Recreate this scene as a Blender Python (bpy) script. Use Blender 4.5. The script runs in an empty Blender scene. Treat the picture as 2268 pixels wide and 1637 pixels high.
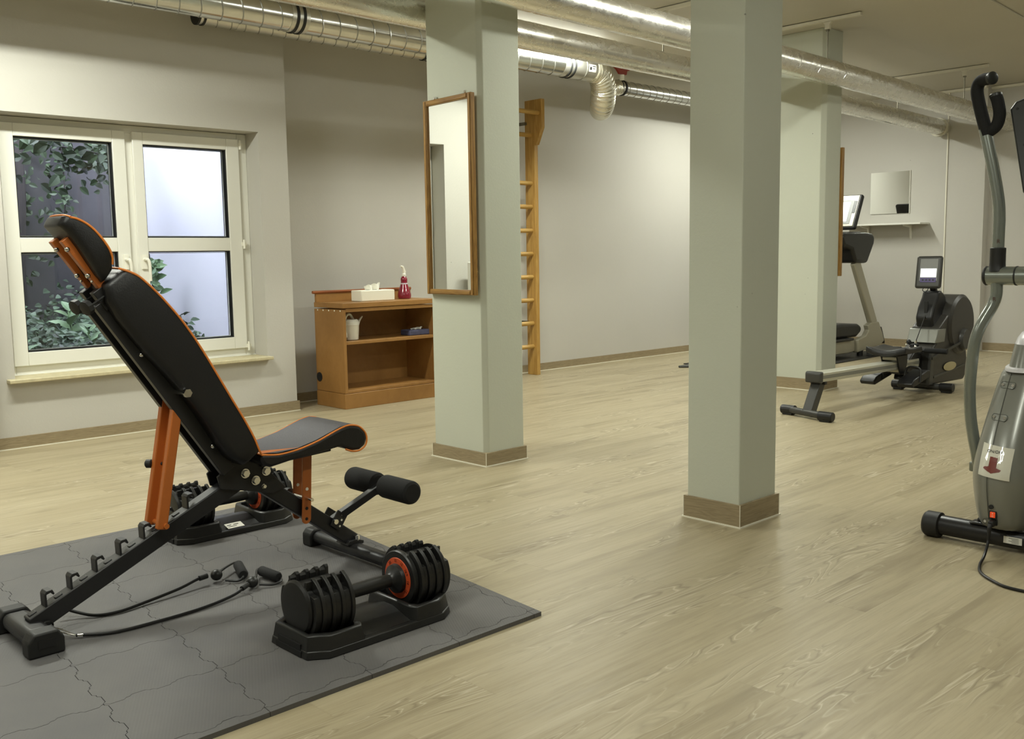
import bpy, bmesh, math, random
from mathutils import Vector, Matrix

# ------------------------------------------------------------------ camera, world, lights, exposure
SC = bpy.context.scene
COL = SC.collection
F_PX, YAW, PITCH, ROLL, EYE = 2182.8, 0.807364, 0.116053, -0.015062, 1.05
_f = Vector((math.cos(YAW)*math.cos(PITCH), math.sin(YAW)*math.cos(PITCH), -math.sin(PITCH)))
_r0 = Vector((math.sin(YAW), -math.cos(YAW), 0)); _u0 = _r0.cross(_f)
_r = _r0*math.cos(ROLL) + _u0*math.sin(ROLL); _u = -_r0*math.sin(ROLL) + _u0*math.cos(ROLL)
cam = bpy.data.cameras.new('camera'); cam.sensor_width = 36; cam.lens = F_PX/2268*36; cam.clip_start = 0.05
camo = bpy.data.objects.new('camera', cam); COL.objects.link(camo)
camo.matrix_world = Matrix(((_r.x, _u.x, -_f.x, 0), (_r.y, _u.y, -_f.y, 0), (_r.z, _u.z, -_f.z, EYE), (0, 0, 0, 1)))
SC.camera = camo

W = bpy.data.worlds.new('overcast_sky'); SC.world = W; W.use_nodes = True
W.node_tree.nodes['Background'].inputs[0].default_value = (0.86, 0.885, 1.0, 1)
W.node_tree.nodes['Background'].inputs[1].default_value = 12.5

SC.view_settings.view_transform = 'Standard'
SC.view_settings.look = 'None'
SC.view_settings.gamma = 1
SC.view_settings.exposure = 0.0
SC.cycles.use_denoising = True
SC.cycles.max_bounces = 8
SC.cycles.diffuse_bounces = 5
SC.cycles.glossy_bounces = 4
SC.cycles.sample_clamp_indirect = 6

CEIL = 2.64
LAMP_COL = (0.975, 1.0, 0.895)
# x, y, half length, watt   (surface mounted luminaires, long side along the room)
LAMPS = [(1.45, 4.85, 0.60, 60), (5.25, 5.14, 0.60, 34), (8.45, 5.14, 0.60, 44),
         (0.2, 1.9, 0.60, 25), (4.75, 2.75, 0.60, 34), (5.9, 0.1, 0.60, 11), (8.9, 1.6, 0.60, 17),
         (-1.6, 3.6, 0.60, 18), (1.9, 0.2, 0.60, 14)]
for i, (x, y, hl, w) in enumerate(LAMPS):
    ld = bpy.data.lights.new('luminaire_light', 'AREA'); ld.shape = 'RECTANGLE'
    ld.size = hl*2; ld.size_y = 0.14; ld.energy = w; ld.color = LAMP_COL
    lo = bpy.data.objects.new('luminaire_light', ld); COL.objects.link(lo)
    lo.location = (x, y, CEIL-0.072)

# ------------------------------------------------------------------ helpers
rnd = random.Random(7)
PI = math.pi

def origin(p):
    v = Vector((0, 0, 0))
    while p is not None:
        v += p.location; p = p.parent
    return v

def tag(o, label=None, cat=None, group=None, kind=None):
    if label: o['label'] = label
    if cat: o['category'] = cat
    if group: o['group'] = group
    if kind: o['kind'] = kind
    return o

def empty(name, loc, label=None, cat=None, group=None, kind=None):
    o = bpy.data.objects.new(name, None); COL.objects.link(o); o.location = loc
    o.empty_display_size = 0.1
    return tag(o, label, cat, group, kind)

def frame_axes(d):
    d = Vector(d).normalized()
    a = Vector((0, 0, 1)) if abs(d.z) < 0.95 else Vector((1, 0, 0))
    s = d.cross(a).normalized(); t = s.cross(d).normalized()
    return d, s, t

def smooth_path(pts, sub=6, closed=False):
    P = [Vector(p) for p in pts]; n = len(P); out = []
    rng = n if closed else n-1
    for i in range(rng):
        p0 = P[(i-1) % n] if (closed or i > 0) else P[0]*2-P[1]
        p1 = P[i]; p2 = P[(i+1) % n]
        p3 = P[(i+2) % n] if (closed or i < n-2) else P[-1]*2-P[-2]
        for k in range(sub):
            t = k/sub
            out.append(0.5*((2*p1)+(p2-p0)*t+(2*p0-5*p1+4*p2-p3)*t*t+(3*p1-p0-3*p2+p3)*t**3))
    if not closed: out.append(P[-1])
    return out

class MB:
    def __init__(s): s.bm = bmesh.new()
    def faces(s, vs, fs):
        bv = [s.bm.verts.new(v) for v in vs]
        for f in fs:
            try: s.bm.faces.new([bv[i] for i in f])
            except ValueError: pass
        return bv
    def box(s, x0, x1, y0, y1, z0, z1):
        s.faces([(x0,y0,z0),(x1,y0,z0),(x1,y1,z0),(x0,y1,z0),(x0,y0,z1),(x1,y0,z1),(x1,y1,z1),(x0,y1,z1)],
                [(0,3,2,1),(4,5,6,7),(0,1,5,4),(1,2,6,5),(2,3,7,6),(3,0,4,7)]); return s
    def cbox(s, c, size, rot=None):
        c = Vector(c); vs = []
        for dz in (-.5, .5):
            for dx, dy in ((-.5,-.5),(.5,-.5),(.5,.5),(-.5,.5)):
                v = Vector((dx*size[0], dy*size[1], dz*size[2]))
                if rot: v = rot @ v
                vs.append(c+v)
        s.faces(vs, [(0,3,2,1),(4,5,6,7),(0,1,5,4),(1,2,6,5),(2,3,7,6),(3,0,4,7)]); return s
    def bar(s, p0, p1, w, h, side=(0,1,0)):
        """rectangular bar: w along side, h across"""
        p0 = Vector(p0); p1 = Vector(p1); d = (p1-p0).normalized()
        a = Vector(side); a = (a-d*a.dot(d)).normalized(); b = d.cross(a)
        vs = []
        for p in (p0, p1):
            for i, j in ((-1,-1),(1,-1),(1,1),(-1,1)): vs.append(p+a*i*w/2+b*j*h/2)
        s.faces(vs, [(0,3,2,1),(4,5,6,7),(0,1,5,4),(1,2,6,5),(2,3,7,6),(3,0,4,7)]); return s
    def rings(s, R, cap=True, closed=False):
        n = len(R[0]); vv = [[s.bm.verts.new(p) for p in r] for r in R]
        m = len(vv)
        for i in range(m if closed else m-1):
            a, b = vv[i], vv[(i+1) % m]
            for k in range(n):
                s.bm.faces.new((a[k], a[(k+1) % n], b[(k+1) % n], b[k]))
        if cap and not closed:
            s.bm.faces.new(list(reversed(vv[0]))); s.bm.faces.new(vv[-1])
        return s
    def cyl(s, p0, p1, r0, r1=None, n=24, cap=True):
        r1 = r0 if r1 is None else r1
        p0 = Vector(p0); p1 = Vector(p1); d, a, b = frame_axes(p1-p0)
        R = [[p+(a*math.cos(2*PI*k/n)+b*math.sin(2*PI*k/n))*r for k in range(n)] for p, r in ((p0, r0), (p1, r1))]
        return s.rings(R, cap)
    def turn(s, p0, d, prof, n=32, cap=True):
        """profile [(dist along d, radius)]"""
        p0 = Vector(p0); d, a, b = frame_axes(d)
        R = [[p0+d*t+(a*math.cos(2*PI*k/n)+b*math.sin(2*PI*k/n))*max(r, 1e-4) for k in range(n)] for t, r in prof]
        return s.rings(R, cap)
    def tube(s, pts, r, n=12, sub=6, smooth=True, closed=False, squash=None):
        P = smooth_path(pts, sub, closed) if smooth else [Vector(p) for p in pts]
        m = len(P); rad = r if callable(r) else (lambda t: r)
        d0 = (P[1]-P[0]).normalized(); _, a, b = frame_axes(d0); R = []
        for i, p in enumerate(P):
            if closed: d = (P[(i+1) % m]-P[i-1]).normalized()
            else: d = (P[min(i+1, m-1)]-P[max(i-1, 0)]).normalized()
            a = (a-d*a.dot(d)).normalized(); b = d.cross(a)
            q = rad(i/(m-1))
            R.append([p+(a*math.cos(2*PI*k/n)+b*math.sin(2*PI*k/n))*q for k in range(n)])
        return s.rings(R, not closed, closed)
    def prism(s, poly, c0, c1, axis='y'):
        f = {'y': lambda a, b, c: (a, c, b), 'x': lambda a, b, c: (c, a, b), 'z': lambda a, b, c: (a, b, c)}[axis]
        R = [[Vector(f(a, b, c)) for a, b in poly] for c in (c0, c1)]
        return s.rings(R)
    def sphere(s, c, r, sc=(1,1,1), n=20, m=12, rot=None):
        c = Vector(c); R = []
        for i in range(m+1):
            ph = PI*i/m
            ring = []
            for k in range(n):
                v = Vector((math.sin(ph)*math.cos(2*PI*k/n)*sc[0], math.sin(ph)*math.sin(2*PI*k/n)*sc[1], math.cos(ph)*sc[2]))*r
                if i in (0, m): v = Vector((math.cos(2*PI*k/n)*1e-5, math.sin(2*PI*k/n)*1e-5, (1 if i == 0 else -1)*r*sc[2]))
                if rot: v = rot @ v
                ring.append(c+v)
            R.append(ring)
        return s.rings(R)
    def build(s, name, mat, parent=None, smooth=0.6, bevel=0, seg=2, sub=0, kind=None, label=None, cat=None, group=None, at=None):
        bm = s.bm; o0 = origin(parent) if parent is not None else (Vector(at) if at else Vector((0,0,0)))
        bmesh.ops.recalc_face_normals(bm, faces=bm.faces)
        bmesh.ops.translate(bm, vec=-o0, verts=bm.verts)
        me = bpy.data.meshes.new(name); bm.to_mesh(me); bm.free()
        for m in (mat if isinstance(mat, (list, tuple)) else [mat]): me.materials.append(m)
        if smooth:
            me.polygons.foreach_set('use_smooth', [True]*len(me.polygons)); me.set_sharp_from_angle(angle=smooth)
        o = bpy.data.objects.new(name, me); COL.objects.link(o)
        if parent is not None: o.parent = parent
        elif at: o.location = at
        if bevel:
            b = o.modifiers.new('bevel', 'BEVEL'); b.width = bevel; b.segments = seg; b.limit_method = 'ANGLE'; b.angle_limit = 0.6
            b.harden_normals = False
        if sub:
            q = o.modifiers.new('sub', 'SUBSURF'); q.levels = sub; q.render_levels = sub
        return tag(o, label, cat, group, kind)

def copy_tree(o, parent=None):
    c = o.copy(); COL.objects.link(c)
    if parent is not None: c.parent = parent
    for ch in list(o.children): copy_tree(ch, c)
    return c

def text_mesh(name, body, size, mat, parent, mtx, extrude=0.0004):
    cu = bpy.data.curves.new(name, 'FONT'); cu.body = body; cu.size = size; cu.align_x = 'CENTER'; cu.align_y = 'CENTER'; cu.extrude = extrude
    t = bpy.data.objects.new(name, cu); COL.objects.link(t)
    bpy.context.view_layer.update()
    me = bpy.data.meshes.new_from_object(t.evaluated_get(bpy.context.evaluated_depsgraph_get()))
    bpy.data.objects.remove(t); bpy.data.curves.remove(cu)
    me.transform(Matrix.Translation(-origin(parent)) @ mtx)
    me.materials.clear(); me.materials.append(mat)
    o = bpy.data.objects.new(name, me); COL.objects.link(o); o.parent = parent
    return o

def basis(loc, xdir, ydir):
    x = Vector(xdir).normalized(); y = Vector(ydir); y = (y-x*y.dot(x)).normalized(); z = x.cross(y)
    return Matrix(((x.x,y.x,z.x,loc[0]),(x.y,y.y,z.y,loc[1]),(x.z,y.z,z.z,loc[2]),(0,0,0,1)))

# ------------------------------------------------------------------ materials
def srgb(r, g, b):
    f = lambda c: (c/255/12.92 if c/255 <= .04045 else ((c/255+.055)/1.055)**2.4)
    return (f(r), f(g), f(b), 1)

class NT:
    def __init__(s, name):
        s.m = bpy.data.materials.new(name); s.m.use_nodes = True; s.t = s.m.node_tree
        s.b = s.t.nodes['Principled BSDF']; s.out = s.t.nodes['Material Output']
    def n(s, typ, ins=None, **kw):
        q = s.t.nodes.new(typ)
        for k, v in kw.items(): setattr(q, k, v)
        if ins:
            for k, v in ins.items(): s.set(q, k, v)
        return q
    def set(s, q, k, v):
        i = q.inputs[k]
        if isinstance(v, bpy.types.NodeSocket): s.t.links.new(v, i)
        elif isinstance(v, bpy.types.Node): s.t.links.new(v.outputs[0], i)
        else: i.default_value = v
    def math(s, op, a, b=0.0, c=None, clamp=False):
        q = s.n('ShaderNodeMath', operation=op, use_clamp=clamp); s.set(q, 0, a); s.set(q, 1, b)
        if c is not None: s.set(q, 2, c)
        return q.outputs[0]
    def coord(s, scale=(1,1,1)):
        c = s.n('ShaderNodeTexCoord'); mp = s.n('ShaderNodeMapping'); s.t.links.new(c.outputs['Object'], mp.inputs[0])
        mp.inputs['Scale'].default_value = scale; return mp.outputs[0]
    def noise(s, vec, scale, detail=4, rough=.5, dist=0.0):
        q = s.n('ShaderNodeTexNoise', {'Vector': vec, 'Scale': scale, 'Detail': detail, 'Roughness': rough, 'Distortion': dist}); return q.outputs[0]
    def ramp(s, fac, stops):
        q = s.n('ShaderNodeValToRGB', {0: fac}); e = q.color_ramp.elements
        while len(e) < len(stops): e.new(.5)
        for el, (p, c) in zip(e, stops): el.position = p; el.color = c if len(c) == 4 else (*c, 1)
        return q.outputs[0]
    def mix(s, fac, a, b, mode='MIX'):
        q = s.n('ShaderNodeMix', data_type='RGBA', blend_type=mode); s.set(q, 0, fac); s.set(q, 6, a); s.set(q, 7, b); return q.outputs[2]
    def bump(s, h, strength, dist=.01):
        q = s.n('ShaderNodeBump', {'Height': h, 'Strength': strength, 'Distance': dist}); s.set(s.b, 'Normal', q)
    def P(s, **kw):
        for k, v in kw.items(): s.set(s.b, k.replace('_', ' '), v)
        return s

def simple(name, col, rough=.5, metal=0.0, bump=0, bscale=60, var=0.0, vscale=8, spec=.5, coat=0.0, stretch=(1,1,1)):
    t = NT(name); t.P(Roughness=rough, Metallic=metal)
    t.b.inputs['Specular IOR Level'].default_value = spec
    if coat: t.b.inputs['Coat Weight'].default_value = coat; t.b.inputs['Coat Roughness'].default_value = .15
    v = t.coord(stretch)
    if var:
        nz = t.noise(v, vscale, 5, .6)
        c2 = tuple(max(0, c*(1-var)) for c in col[:3])+(1,); c1 = tuple(min(1, c*(1+var)) for c in col[:3])+(1,)
        t.P(Base_Color=t.ramp(nz, [(.3, c2), (.7, c1)]))
    else: t.P(Base_Color=col)
    if bump: t.bump(t.noise(v, bscale, 6, .6), bump, .002)
    return t.m

def wood(name, light, dark, scale=(1, 1, 14), rough=.42, knots=False, ring=9.0, spec=.4):
    """scale: stretch of the grain per axis (small along the grain)"""
    t = NT(name); v = t.coord(scale)
    n1 = t.noise(v, 2.2, 3, .5, .4)
    w = t.math('FRACT', t.math('MULTIPLY', n1, ring))
    w = t.math('PINGPONG', w, .5)
    fine = t.noise(v, 30, 4, .6)
    f = t.math('ADD', t.math('MULTIPLY', w, 1.1), t.math('MULTIPLY', fine, .5))
    c = t.ramp(f, [(.15, light), (.95, dark)])
    if knots:
        vo = t.n('ShaderNodeTexVoronoi', {'Vector': t.coord(tuple(max(1.2, x*.4) for x in scale)), 'Scale': 1.7})
        k = t.ramp(vo.outputs[0], [(.03, (1,1,1)), (.075, (0,0,0))])
        c = t.mix(t.math('MULTIPLY', k, .8), c, tuple(x*.25 for x in dark[:3])+(1,))
    t.P(Base_Color=c, Roughness=rough); t.b.inputs['Specular IOR Level'].default_value = spec
    t.bump(fine, .06, .002)
    return t.m

def wall_paint(name, col, marks=True, dots=4.0):
    t = NT(name); v = t.coord()
    big = t.noise(v, 1.3, 3, .5)
    c = t.ramp(big, [(.3, tuple(x*.965 for x in col[:3])+(1,)), (.7, col)])
    if marks:
        vo = t.n('ShaderNodeTexVoronoi', {'Vector': v, 'Scale': dots}); 
        dot = t.ramp(vo.outputs[0], [(dots*.0032, (1,1,1)), (dots*.005, (0,0,0))])
        gate = t.ramp(t.noise(v, 1.1, 2), [(.46, (0,0,0)), (.52, (1,1,1))])
        c = t.mix(t.math('MULTIPLY', t.math('MULTIPLY', dot, gate), .75), c, (.12, .11, .09, 1))
    t.P(Base_Color=c, Roughness=.62); t.b.inputs['Specular IOR Level'].default_value = .3
    h = t.math('ADD', t.noise(v, 90, 4, .6), t.math('MULTIPLY', t.noise(v, 9, 3), 1.4))
    t.bump(h, .14, .004)
    return t.m

def floor_vinyl():
    t = NT('oak_vinyl_planks'); c = t.n('ShaderNodeTexCoord'); sp = t.n('ShaderNodeSeparateXYZ'); t.t.links.new(c.outputs['Object'], sp.inputs[0])
    x, y = sp.outputs[0], sp.outputs[1]
    PW, PL = .185, 1.25
    yr = t.math('DIVIDE', y, PW); row = t.math('FLOOR', yr)
    rr = t.n('ShaderNodeTexWhiteNoise', noise_dimensions='1D'); t.t.links.new(row, rr.inputs['W'])
    xr = t.math('DIVIDE', t.math('ADD', x, t.math('MULTIPLY', rr.outputs[0], 1.9)), PL); colm = t.math('FLOOR', xr)
    cv = t.n('ShaderNodeCombineXYZ', {0: row, 1: colm}); idn = t.n('ShaderNodeTexWhiteNoise', noise_dimensions='2D'); t.t.links.new(cv.outputs[0], idn.inputs['Vector'])
    pid = idn.outputs[0]
    off = t.math('MULTIPLY', pid, 61.0)
    def vec(sx, sy):
        q = t.n('ShaderNodeCombineXYZ', {0: t.math('MULTIPLY', x, sx), 1: t.math('MULTIPLY', y, sy), 2: off}); return q.outputs[0]
    n1 = t.noise(vec(1.25, 8.0), 1.0, 2.6, .55, .45)
    ring = t.math('PINGPONG', t.math('MULTIPLY', n1, 15), .5)
    line = t.ramp(ring, [(.0, (1,1,1)), (.16, (0,0,0))])
    lite = t.ramp(t.math('PINGPONG', t.math('ADD', t.math('MULTIPLY', n1, 15), .3), .5), [(.0, (1,1,1)), (.10, (0,0,0))])
    gate = t.ramp(t.noise(vec(.85, 5.4), 1.3, 3, .55), [(.50, (0,0,0)), (.62, (1,1,1))])
    broad = t.noise(vec(.8, 9.0), 1.0, 5, .62)
    fine = t.noise(vec(2.6, 62), 1.0, 5, .68)
    fib = t.noise(vec(8, 150), 1.0, 3, .6)
    base = t.ramp(broad, [(.32, srgb(144,132,105)), (.47, srgb(165,153,124)), (.70, srgb(175,164,136))])
    tint = t.ramp(pid, [(0, (.975,.97,.965)), (1, (1.01,1.01,1.01))])
    base = t.mix(1.0, base, tint, 'MULTIPLY')
    base = t.mix(t.math('MULTIPLY', t.ramp(fine, [(.44, (0,0,0)), (.66, (1,1,1))]), .42), base, srgb(148,136,110))
    base = t.mix(t.math('MULTIPLY', t.ramp(fib, [(.56, (0,0,0)), (.74, (1,1,1))]), .35), base, srgb(132,120,96))
    base = t.mix(t.math('MULTIPLY', t.math('MULTIPLY', line, gate), .62), base, srgb(120,108,84))
    base = t.mix(t.math('MULTIPLY', t.math('MULTIPLY', lite, gate), .50), base, srgb(212,204,182))
    # small knots
    vo = t.n('ShaderNodeTexVoronoi', {'Vector': vec(1.4, 5.5), 'Scale': .55})
    base = t.mix(t.math('MULTIPLY', t.ramp(vo.outputs[0], [(.03, (1,1,1)), (.10, (0,0,0))]), .55), base, srgb(118,104,80))
    # joints
    fy = t.math('PINGPONG', yr, .5); fx = t.math('PINGPONG', xr, .5)
    jy = t.ramp(fy, [(.0, (1,1,1)), (.008, (0,0,0))]); jx = t.ramp(fx, [(.0, (1,1,1)), (.0012, (0,0,0))])
    j = t.math('MAXIMUM', jy, jx)
    base = t.mix(t.math('MULTIPLY', j, .10), base, srgb(110,98,76))
    t.P(Base_Color=base, Roughness=t.ramp(fine, [(.3, (.36,.36,.36)), (.7, (.47,.47,.47))]))
    t.b.inputs['Specular IOR Level'].default_value = .42
    t.bump(t.math('SUBTRACT', t.math('MULTIPLY', fine, .5), j), .06, .001)
    return t.m

def foam_mat_material():
    t = NT('ribbed_grey_foam'); v = t.coord()
    mp = t.n('ShaderNodeMapping'); t.t.links.new(v, mp.inputs[0]); mp.inputs['Rotation'].default_value = (0, 0, .5)
    wv = t.n('ShaderNodeTexWave', {'Vector': mp.outputs[0], 'Scale': 42.0, 'Distortion': .4, 'Detail': 1.0})
    n = t.noise(v, 3.5, 3)
    c = t.ramp(n, [(.3, srgb(92,91,91)), (.7, srgb(103,101,99))])
    t.P(Base_Color=c, Roughness=.62); t.b.inputs['Specular IOR Level'].default_value = .35
    t.bump(t.math('ADD', t.math('MULTIPLY', wv.outputs[1], .8), t.math('MULTIPLY', t.noise(v, 260, 2), .5)), .22, .001)
    return t.m

def foil(name, col, strength=.5, rough=.28, scale=22):
    t = NT(name); v = t.coord((.55, 1, 1))
    vo = t.n('ShaderNodeTexVoronoi', {'Vector': v, 'Scale': scale, 'Randomness': 1.0}); 
    n = t.noise(v, scale*.7, 6, .7, .8)
    t.P(Base_Color=col, Metallic=.92, Roughness=t.ramp(n, [(.3, (rough-.08,)*3), (.7, (rough+.12,)*3)]))
    t.bump(t.math('ADD', n, t.math('MULTIPLY', vo.outputs[0], .5)), strength, .012)
    return t.m

def glass_pane():
    m = bpy.data.materials.new('window_glass'); m.use_nodes = True; nt = m.node_tree; nt.nodes.clear()
    o = nt.nodes.new('ShaderNodeOutputMaterial'); mx = nt.nodes.new('ShaderNodeMixShader'); tr = nt.nodes.new('ShaderNodeBsdfTransparent'); gl = nt.nodes.new('ShaderNodeBsdfGlossy'); fr = nt.nodes.new('ShaderNodeFresnel')
    fr.inputs[0].default_value = 1.45; gl.inputs['Roughness'].default_value = 0.01; tr.inputs[0].default_value = (.93,.95,.96,1)
    nt.links.new(fr.outputs[0], mx.inputs[0]); nt.links.new(tr.outputs[0], mx.inputs[1]); nt.links.new(gl.outputs[0], mx.inputs[2]); nt.links.new(mx.outputs[0], o.inputs[0])
    return m

def emissive(name, col, s):
    t = NT(name); t.P(Base_Color=(.8,.8,.8,1), Emission_Color=col, Emission_Strength=s); return t.m

def leaf_mat(name, a, b):
    t = NT(name); oi = t.n('ShaderNodeNewGeometry')
    t.P(Base_Color=t.ramp(oi.outputs['Random Per Island'], [(0, a), (1, b)]), Roughness=.5)
    t.b.inputs['Subsurface Weight'].default_value = 0.0
    return t.m

M = {}
M['wall'] = wall_paint('wall_paint', srgb(194,191,183))
M['pillar'] = wall_paint('pillar_paint', srgb(194,197,182), True, 9.0)
M['ceiling'] = wall_paint('ceiling_paint', srgb(194,189,174), False)
M['floor'] = floor_vinyl()
M['skirt'] = wood('skirting_laminate', srgb(158,143,114), srgb(132,117,90), (1.5, 1.5, 22), .5)
M['caulk'] = simple('white_sealant', srgb(226,222,205), .5)
M['plastic_white'] = simple('window_plastic', srgb(229,228,219), .28, spec=.5)
M['stone'] = simple('sill_stone', srgb(196,186,152), .45, bump=.15, bscale=50, var=.12, vscale=30)
M['glass'] = glass_pane()
M['gasket'] = simple('black_gasket', srgb(14,14,18), .5)
M['courtyard_white'] = simple('white_render', srgb(238,239,250), .8, bump=.1, var=.015, vscale=2)
M['courtyard_grey'] = simple('grey_render', srgb(84,83,86), .85, bump=.3, bscale=12, var=.28, vscale=1.6)
M['soil'] = simple('soil', srgb(52,50,44), .9, bump=.5, var=.3)
M['leaf_ivy'] = leaf_mat('ivy_leaf', srgb(30,46,32), srgb(92,116,90))
M['leaf_dark'] = leaf_mat('hanging_leaf', srgb(34,48,32), srgb(66,86,58))
M['leaf_light'] = leaf_mat('weed_leaf', srgb(88,120,82), srgb(140,164,128))
M['bark'] = simple('vine_bark', srgb(60,56,56), .9, bump=.4)
M['galv'] = simple('galvanised_steel', (.66,.66,.63,1), .20, 1.0, bump=.05, bscale=14, var=.10, vscale=6)
M['galv_dull'] = simple('dull_galvanised_steel', (.62,.61,.56,1), .36, .92, bump=.06, var=.1)
M['foil'] = foil('foil_insulation', (.80,.78,.72,1), .06, .25, 20)
M['foil_flex'] = foil('flexible_foil_hose', (.80,.78,.68,1), .25, .18, 60)
M['rubber'] = simple('black_rubber', srgb(26,26,25), .55, bump=.1)
M['strut'] = simple('painted_channel', srgb(206,201,182), .5, bump=.1)
M['rod'] = simple('threaded_rod', srgb(120,115,100), .4, .8)
M['red'] = simple('red_bracket', srgb(142,44,24), .5)
M['lamp_body'] = simple('luminaire_body', srgb(225,225,220), .4)
M['lamp_glow'] = emissive('luminaire_diffuser', (*LAMP_COL, 1), 16)
M['oak'] = wood('cabinet_beech', srgb(158,116,64), srgb(132,94,48), (1.2, 1.2, .9), .42, ring=2.5)
M['oak_trim'] = wood('cabinet_rail_wood', srgb(150,88,46), srgb(120,64,30), (1, 8, 8), .35)
M['pine'] = wood('pine', srgb(190,152,84), srgb(160,120,58), (9, 9, .8), .38, True, 5)
M['pine_x'] = wood('pine_rung', srgb(198,162,94), srgb(172,134,70), (.8, 9, 9), .36, False, 5)
M['frame_v'] = wood('mirror_frame_wood', srgb(164,126,66), srgb(120,84,38), (14, 14, .9), .4, False, 8)
M['frame_h'] = wood('mirror_frame_wood_cross', srgb(164,126,66), srgb(120,84,38), (14, .9, 14), .4, False, 8)
M['mirror'] = simple('mirror_glass', (.90,.92,.90,1), .012, 1.0)
M['white_gloss'] = simple('white_plastic', srgb(236,234,222), .3)
M['tissue'] = simple('tissue_paper', srgb(240,238,228), .8, bump=.3, bscale=30)
M['card_white'] = simple('white_card', srgb(238,235,218), .5)
M['magenta'] = simple('red_bottle', srgb(128,20,44), .18, coat=.6)
M['magenta_label'] = simple('white_band', srgb(210,200,210), .4)
M['blue_card'] = simple('blue_box', srgb(84,88,118), .5, var=.25, vscale=20)
M['foam'] = foam_mat_material()
M['frame_black'] = simple('black_powder_coat', srgb(34,34,35), .42, bump=.05, bscale=300)
M['pad_side'] = simple('black_leatherette', srgb(20,20,21), .42, bump=.35, bscale=220)
M['pad_top'] = simple('grey_leatherette', srgb(72,70,74), .55, bump=.3, bscale=260)
M['orange'] = simple('orange_powder_coat', srgb(184,102,42), .4)
M['piping'] = simple('orange_piping', srgb(226,132,54), .4)
M['dial'] = simple('orange_dial', srgb(206,82,40), .45)
M['dial_ink'] = simple('dial_ink', srgb(70,22,10), .6)
M['chrome'] = simple('chrome', (.85,.85,.83,1), .14, 1.0)
M['plate'] = simple('black_plate_plastic', srgb(27,27,26), .42, bump=.06, bscale=200)
M['tray'] = simple('black_tray_plastic', srgb(31,31,30), .40, bump=.06, bscale=200)
M['foam_black'] = simple('black_foam', srgb(19,19,19), .85, bump=.3, bscale=350)
M['cord'] = simple('black_cord', srgb(17,17,17), .4)
M['label'] = simple('white_label', srgb(226,224,214), .3)
M['ink'] = simple('black_ink', srgb(22,22,22), .6)
M['letter'] = simple('brown_letter_print', srgb(84,50,40), .5)
M['seam'] = simple('moulding_seam', srgb(78,80,72), .5)
M['duct_seam'] = simple('duct_lock_seam', (.34,.34,.31,1), .35, .9)
M['arrow'] = simple('red_print', srgb(112,40,24), .35)
M['silver'] = simple('silver_plastic', srgb(130,131,124), .30, .25, coat=.25)
M['silver_tube'] = simple('silver_paint_tube', srgb(142,148,142), .24, .55, coat=.5)
M['silver_light'] = simple('light_plastic_collar', srgb(206,204,206), .35)
M['ell_dark'] = simple('dark_plastic', srgb(34,36,34), .38)
M['ell_base'] = simple('black_tube', srgb(26,26,28), .32)
M['switch'] = emissive('lit_switch', (1.0, .10, .02, 1), .35); M['switch'].node_tree.nodes['Principled BSDF'].inputs['Base Color'].default_value = (.55,.05,.01,1)
M['row_dark'] = simple('rower_dark_plastic', srgb(52,50,46), .42)
M['row_black'] = simple('rower_black', srgb(24,24,25), .4)
M['row_grey'] = simple('rower_grey_steel', srgb(70,70,68), .38, .3)
M['alu'] = simple('brushed_rail', srgb(206,205,190), .32, .4, var=.04, stretch=(1,20,20))
M['screen'] = emissive('lit_screen', (.9, .95, 1.0, 1), .75)
M['screen_grey'] = simple('screen_bezel', srgb(150,152,152), .2)
M['purple'] = simple('purple_keys', srgb(86,76,130), .4)
M['tm_silver'] = simple('treadmill_silver', srgb(170,166,148), .35, .2)
M['tm_black'] = simple('treadmill_black', srgb(28,28,28), .4)
M['gold'] = simple('gold_badge', srgb(190,178,138), .35, .3)
M['radiator'] = simple('radiator_enamel', srgb(232,230,222), .35)
# ------------------------------------------------------------------ the room
XL, XR, YB, WY, RY = -4.0, 10.33, -3.4, 5.92, 6.24
def S(name, mb, mat, bevel=0, **k): return mb.build(name, mat, None, kind='structure', bevel=bevel, **k)

m = MB(); m.faces([(XL,YB,0),(XR+.3,YB,0),(XR+.3,RY+.3,0),(XL,RY+.3,0)], [(0,1,2,3)]); S('floor', m, M['floor'], label='pale oak vinyl plank floor', cat='floor')
m = MB(); m.box(XL-.2, XR+.3, YB-.2, RY+.3, CEIL, CEIL+.2); S('ceiling', m, M['ceiling'], label='cream painted concrete ceiling', cat='ceiling')
OX0, OX1, OZ0, OZ1 = 1.79, 3.387, .372, 1.876      # window opening
m = MB()
m.box(XL, OX0, WY, WY+.42, 0, CEIL); m.box(OX1, 3.60, WY, WY+.42, 0, CEIL)
m.box(OX0, OX1, WY, WY+.42, OZ1, CEIL); m.box(OX0, OX1, WY, WY+.42, 0, OZ0)
bmesh.ops.remove_doubles(m.bm, verts=m.bm.verts, dist=1e-5)
S('wall_window', m, M['wall'], smooth=0, label='pale grey wall around the window', cat='wall')
m = MB(); m.box(3.60, XR+.2, RY, RY+.3, 0, CEIL); S('wall_back', m, M['wall'], smooth=0, label='recessed pale grey wall behind the cabinet and wall bars', cat='wall')
m = MB(); m.box(XR, XR+.3, 3.93, RY, 0, CEIL); m.box(10.45, XR+.3, YB, 3.93, 0, CEIL); S('wall_right', m, M['wall'], smooth=0, label='far grey wall with the shelf and square mirror', cat='wall')
m = MB(); m.box(XL-.2, XL, YB, RY, 0, CEIL); S('wall_left', m, M['wall'], smooth=0, label='pale grey end wall', cat='wall')
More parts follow.
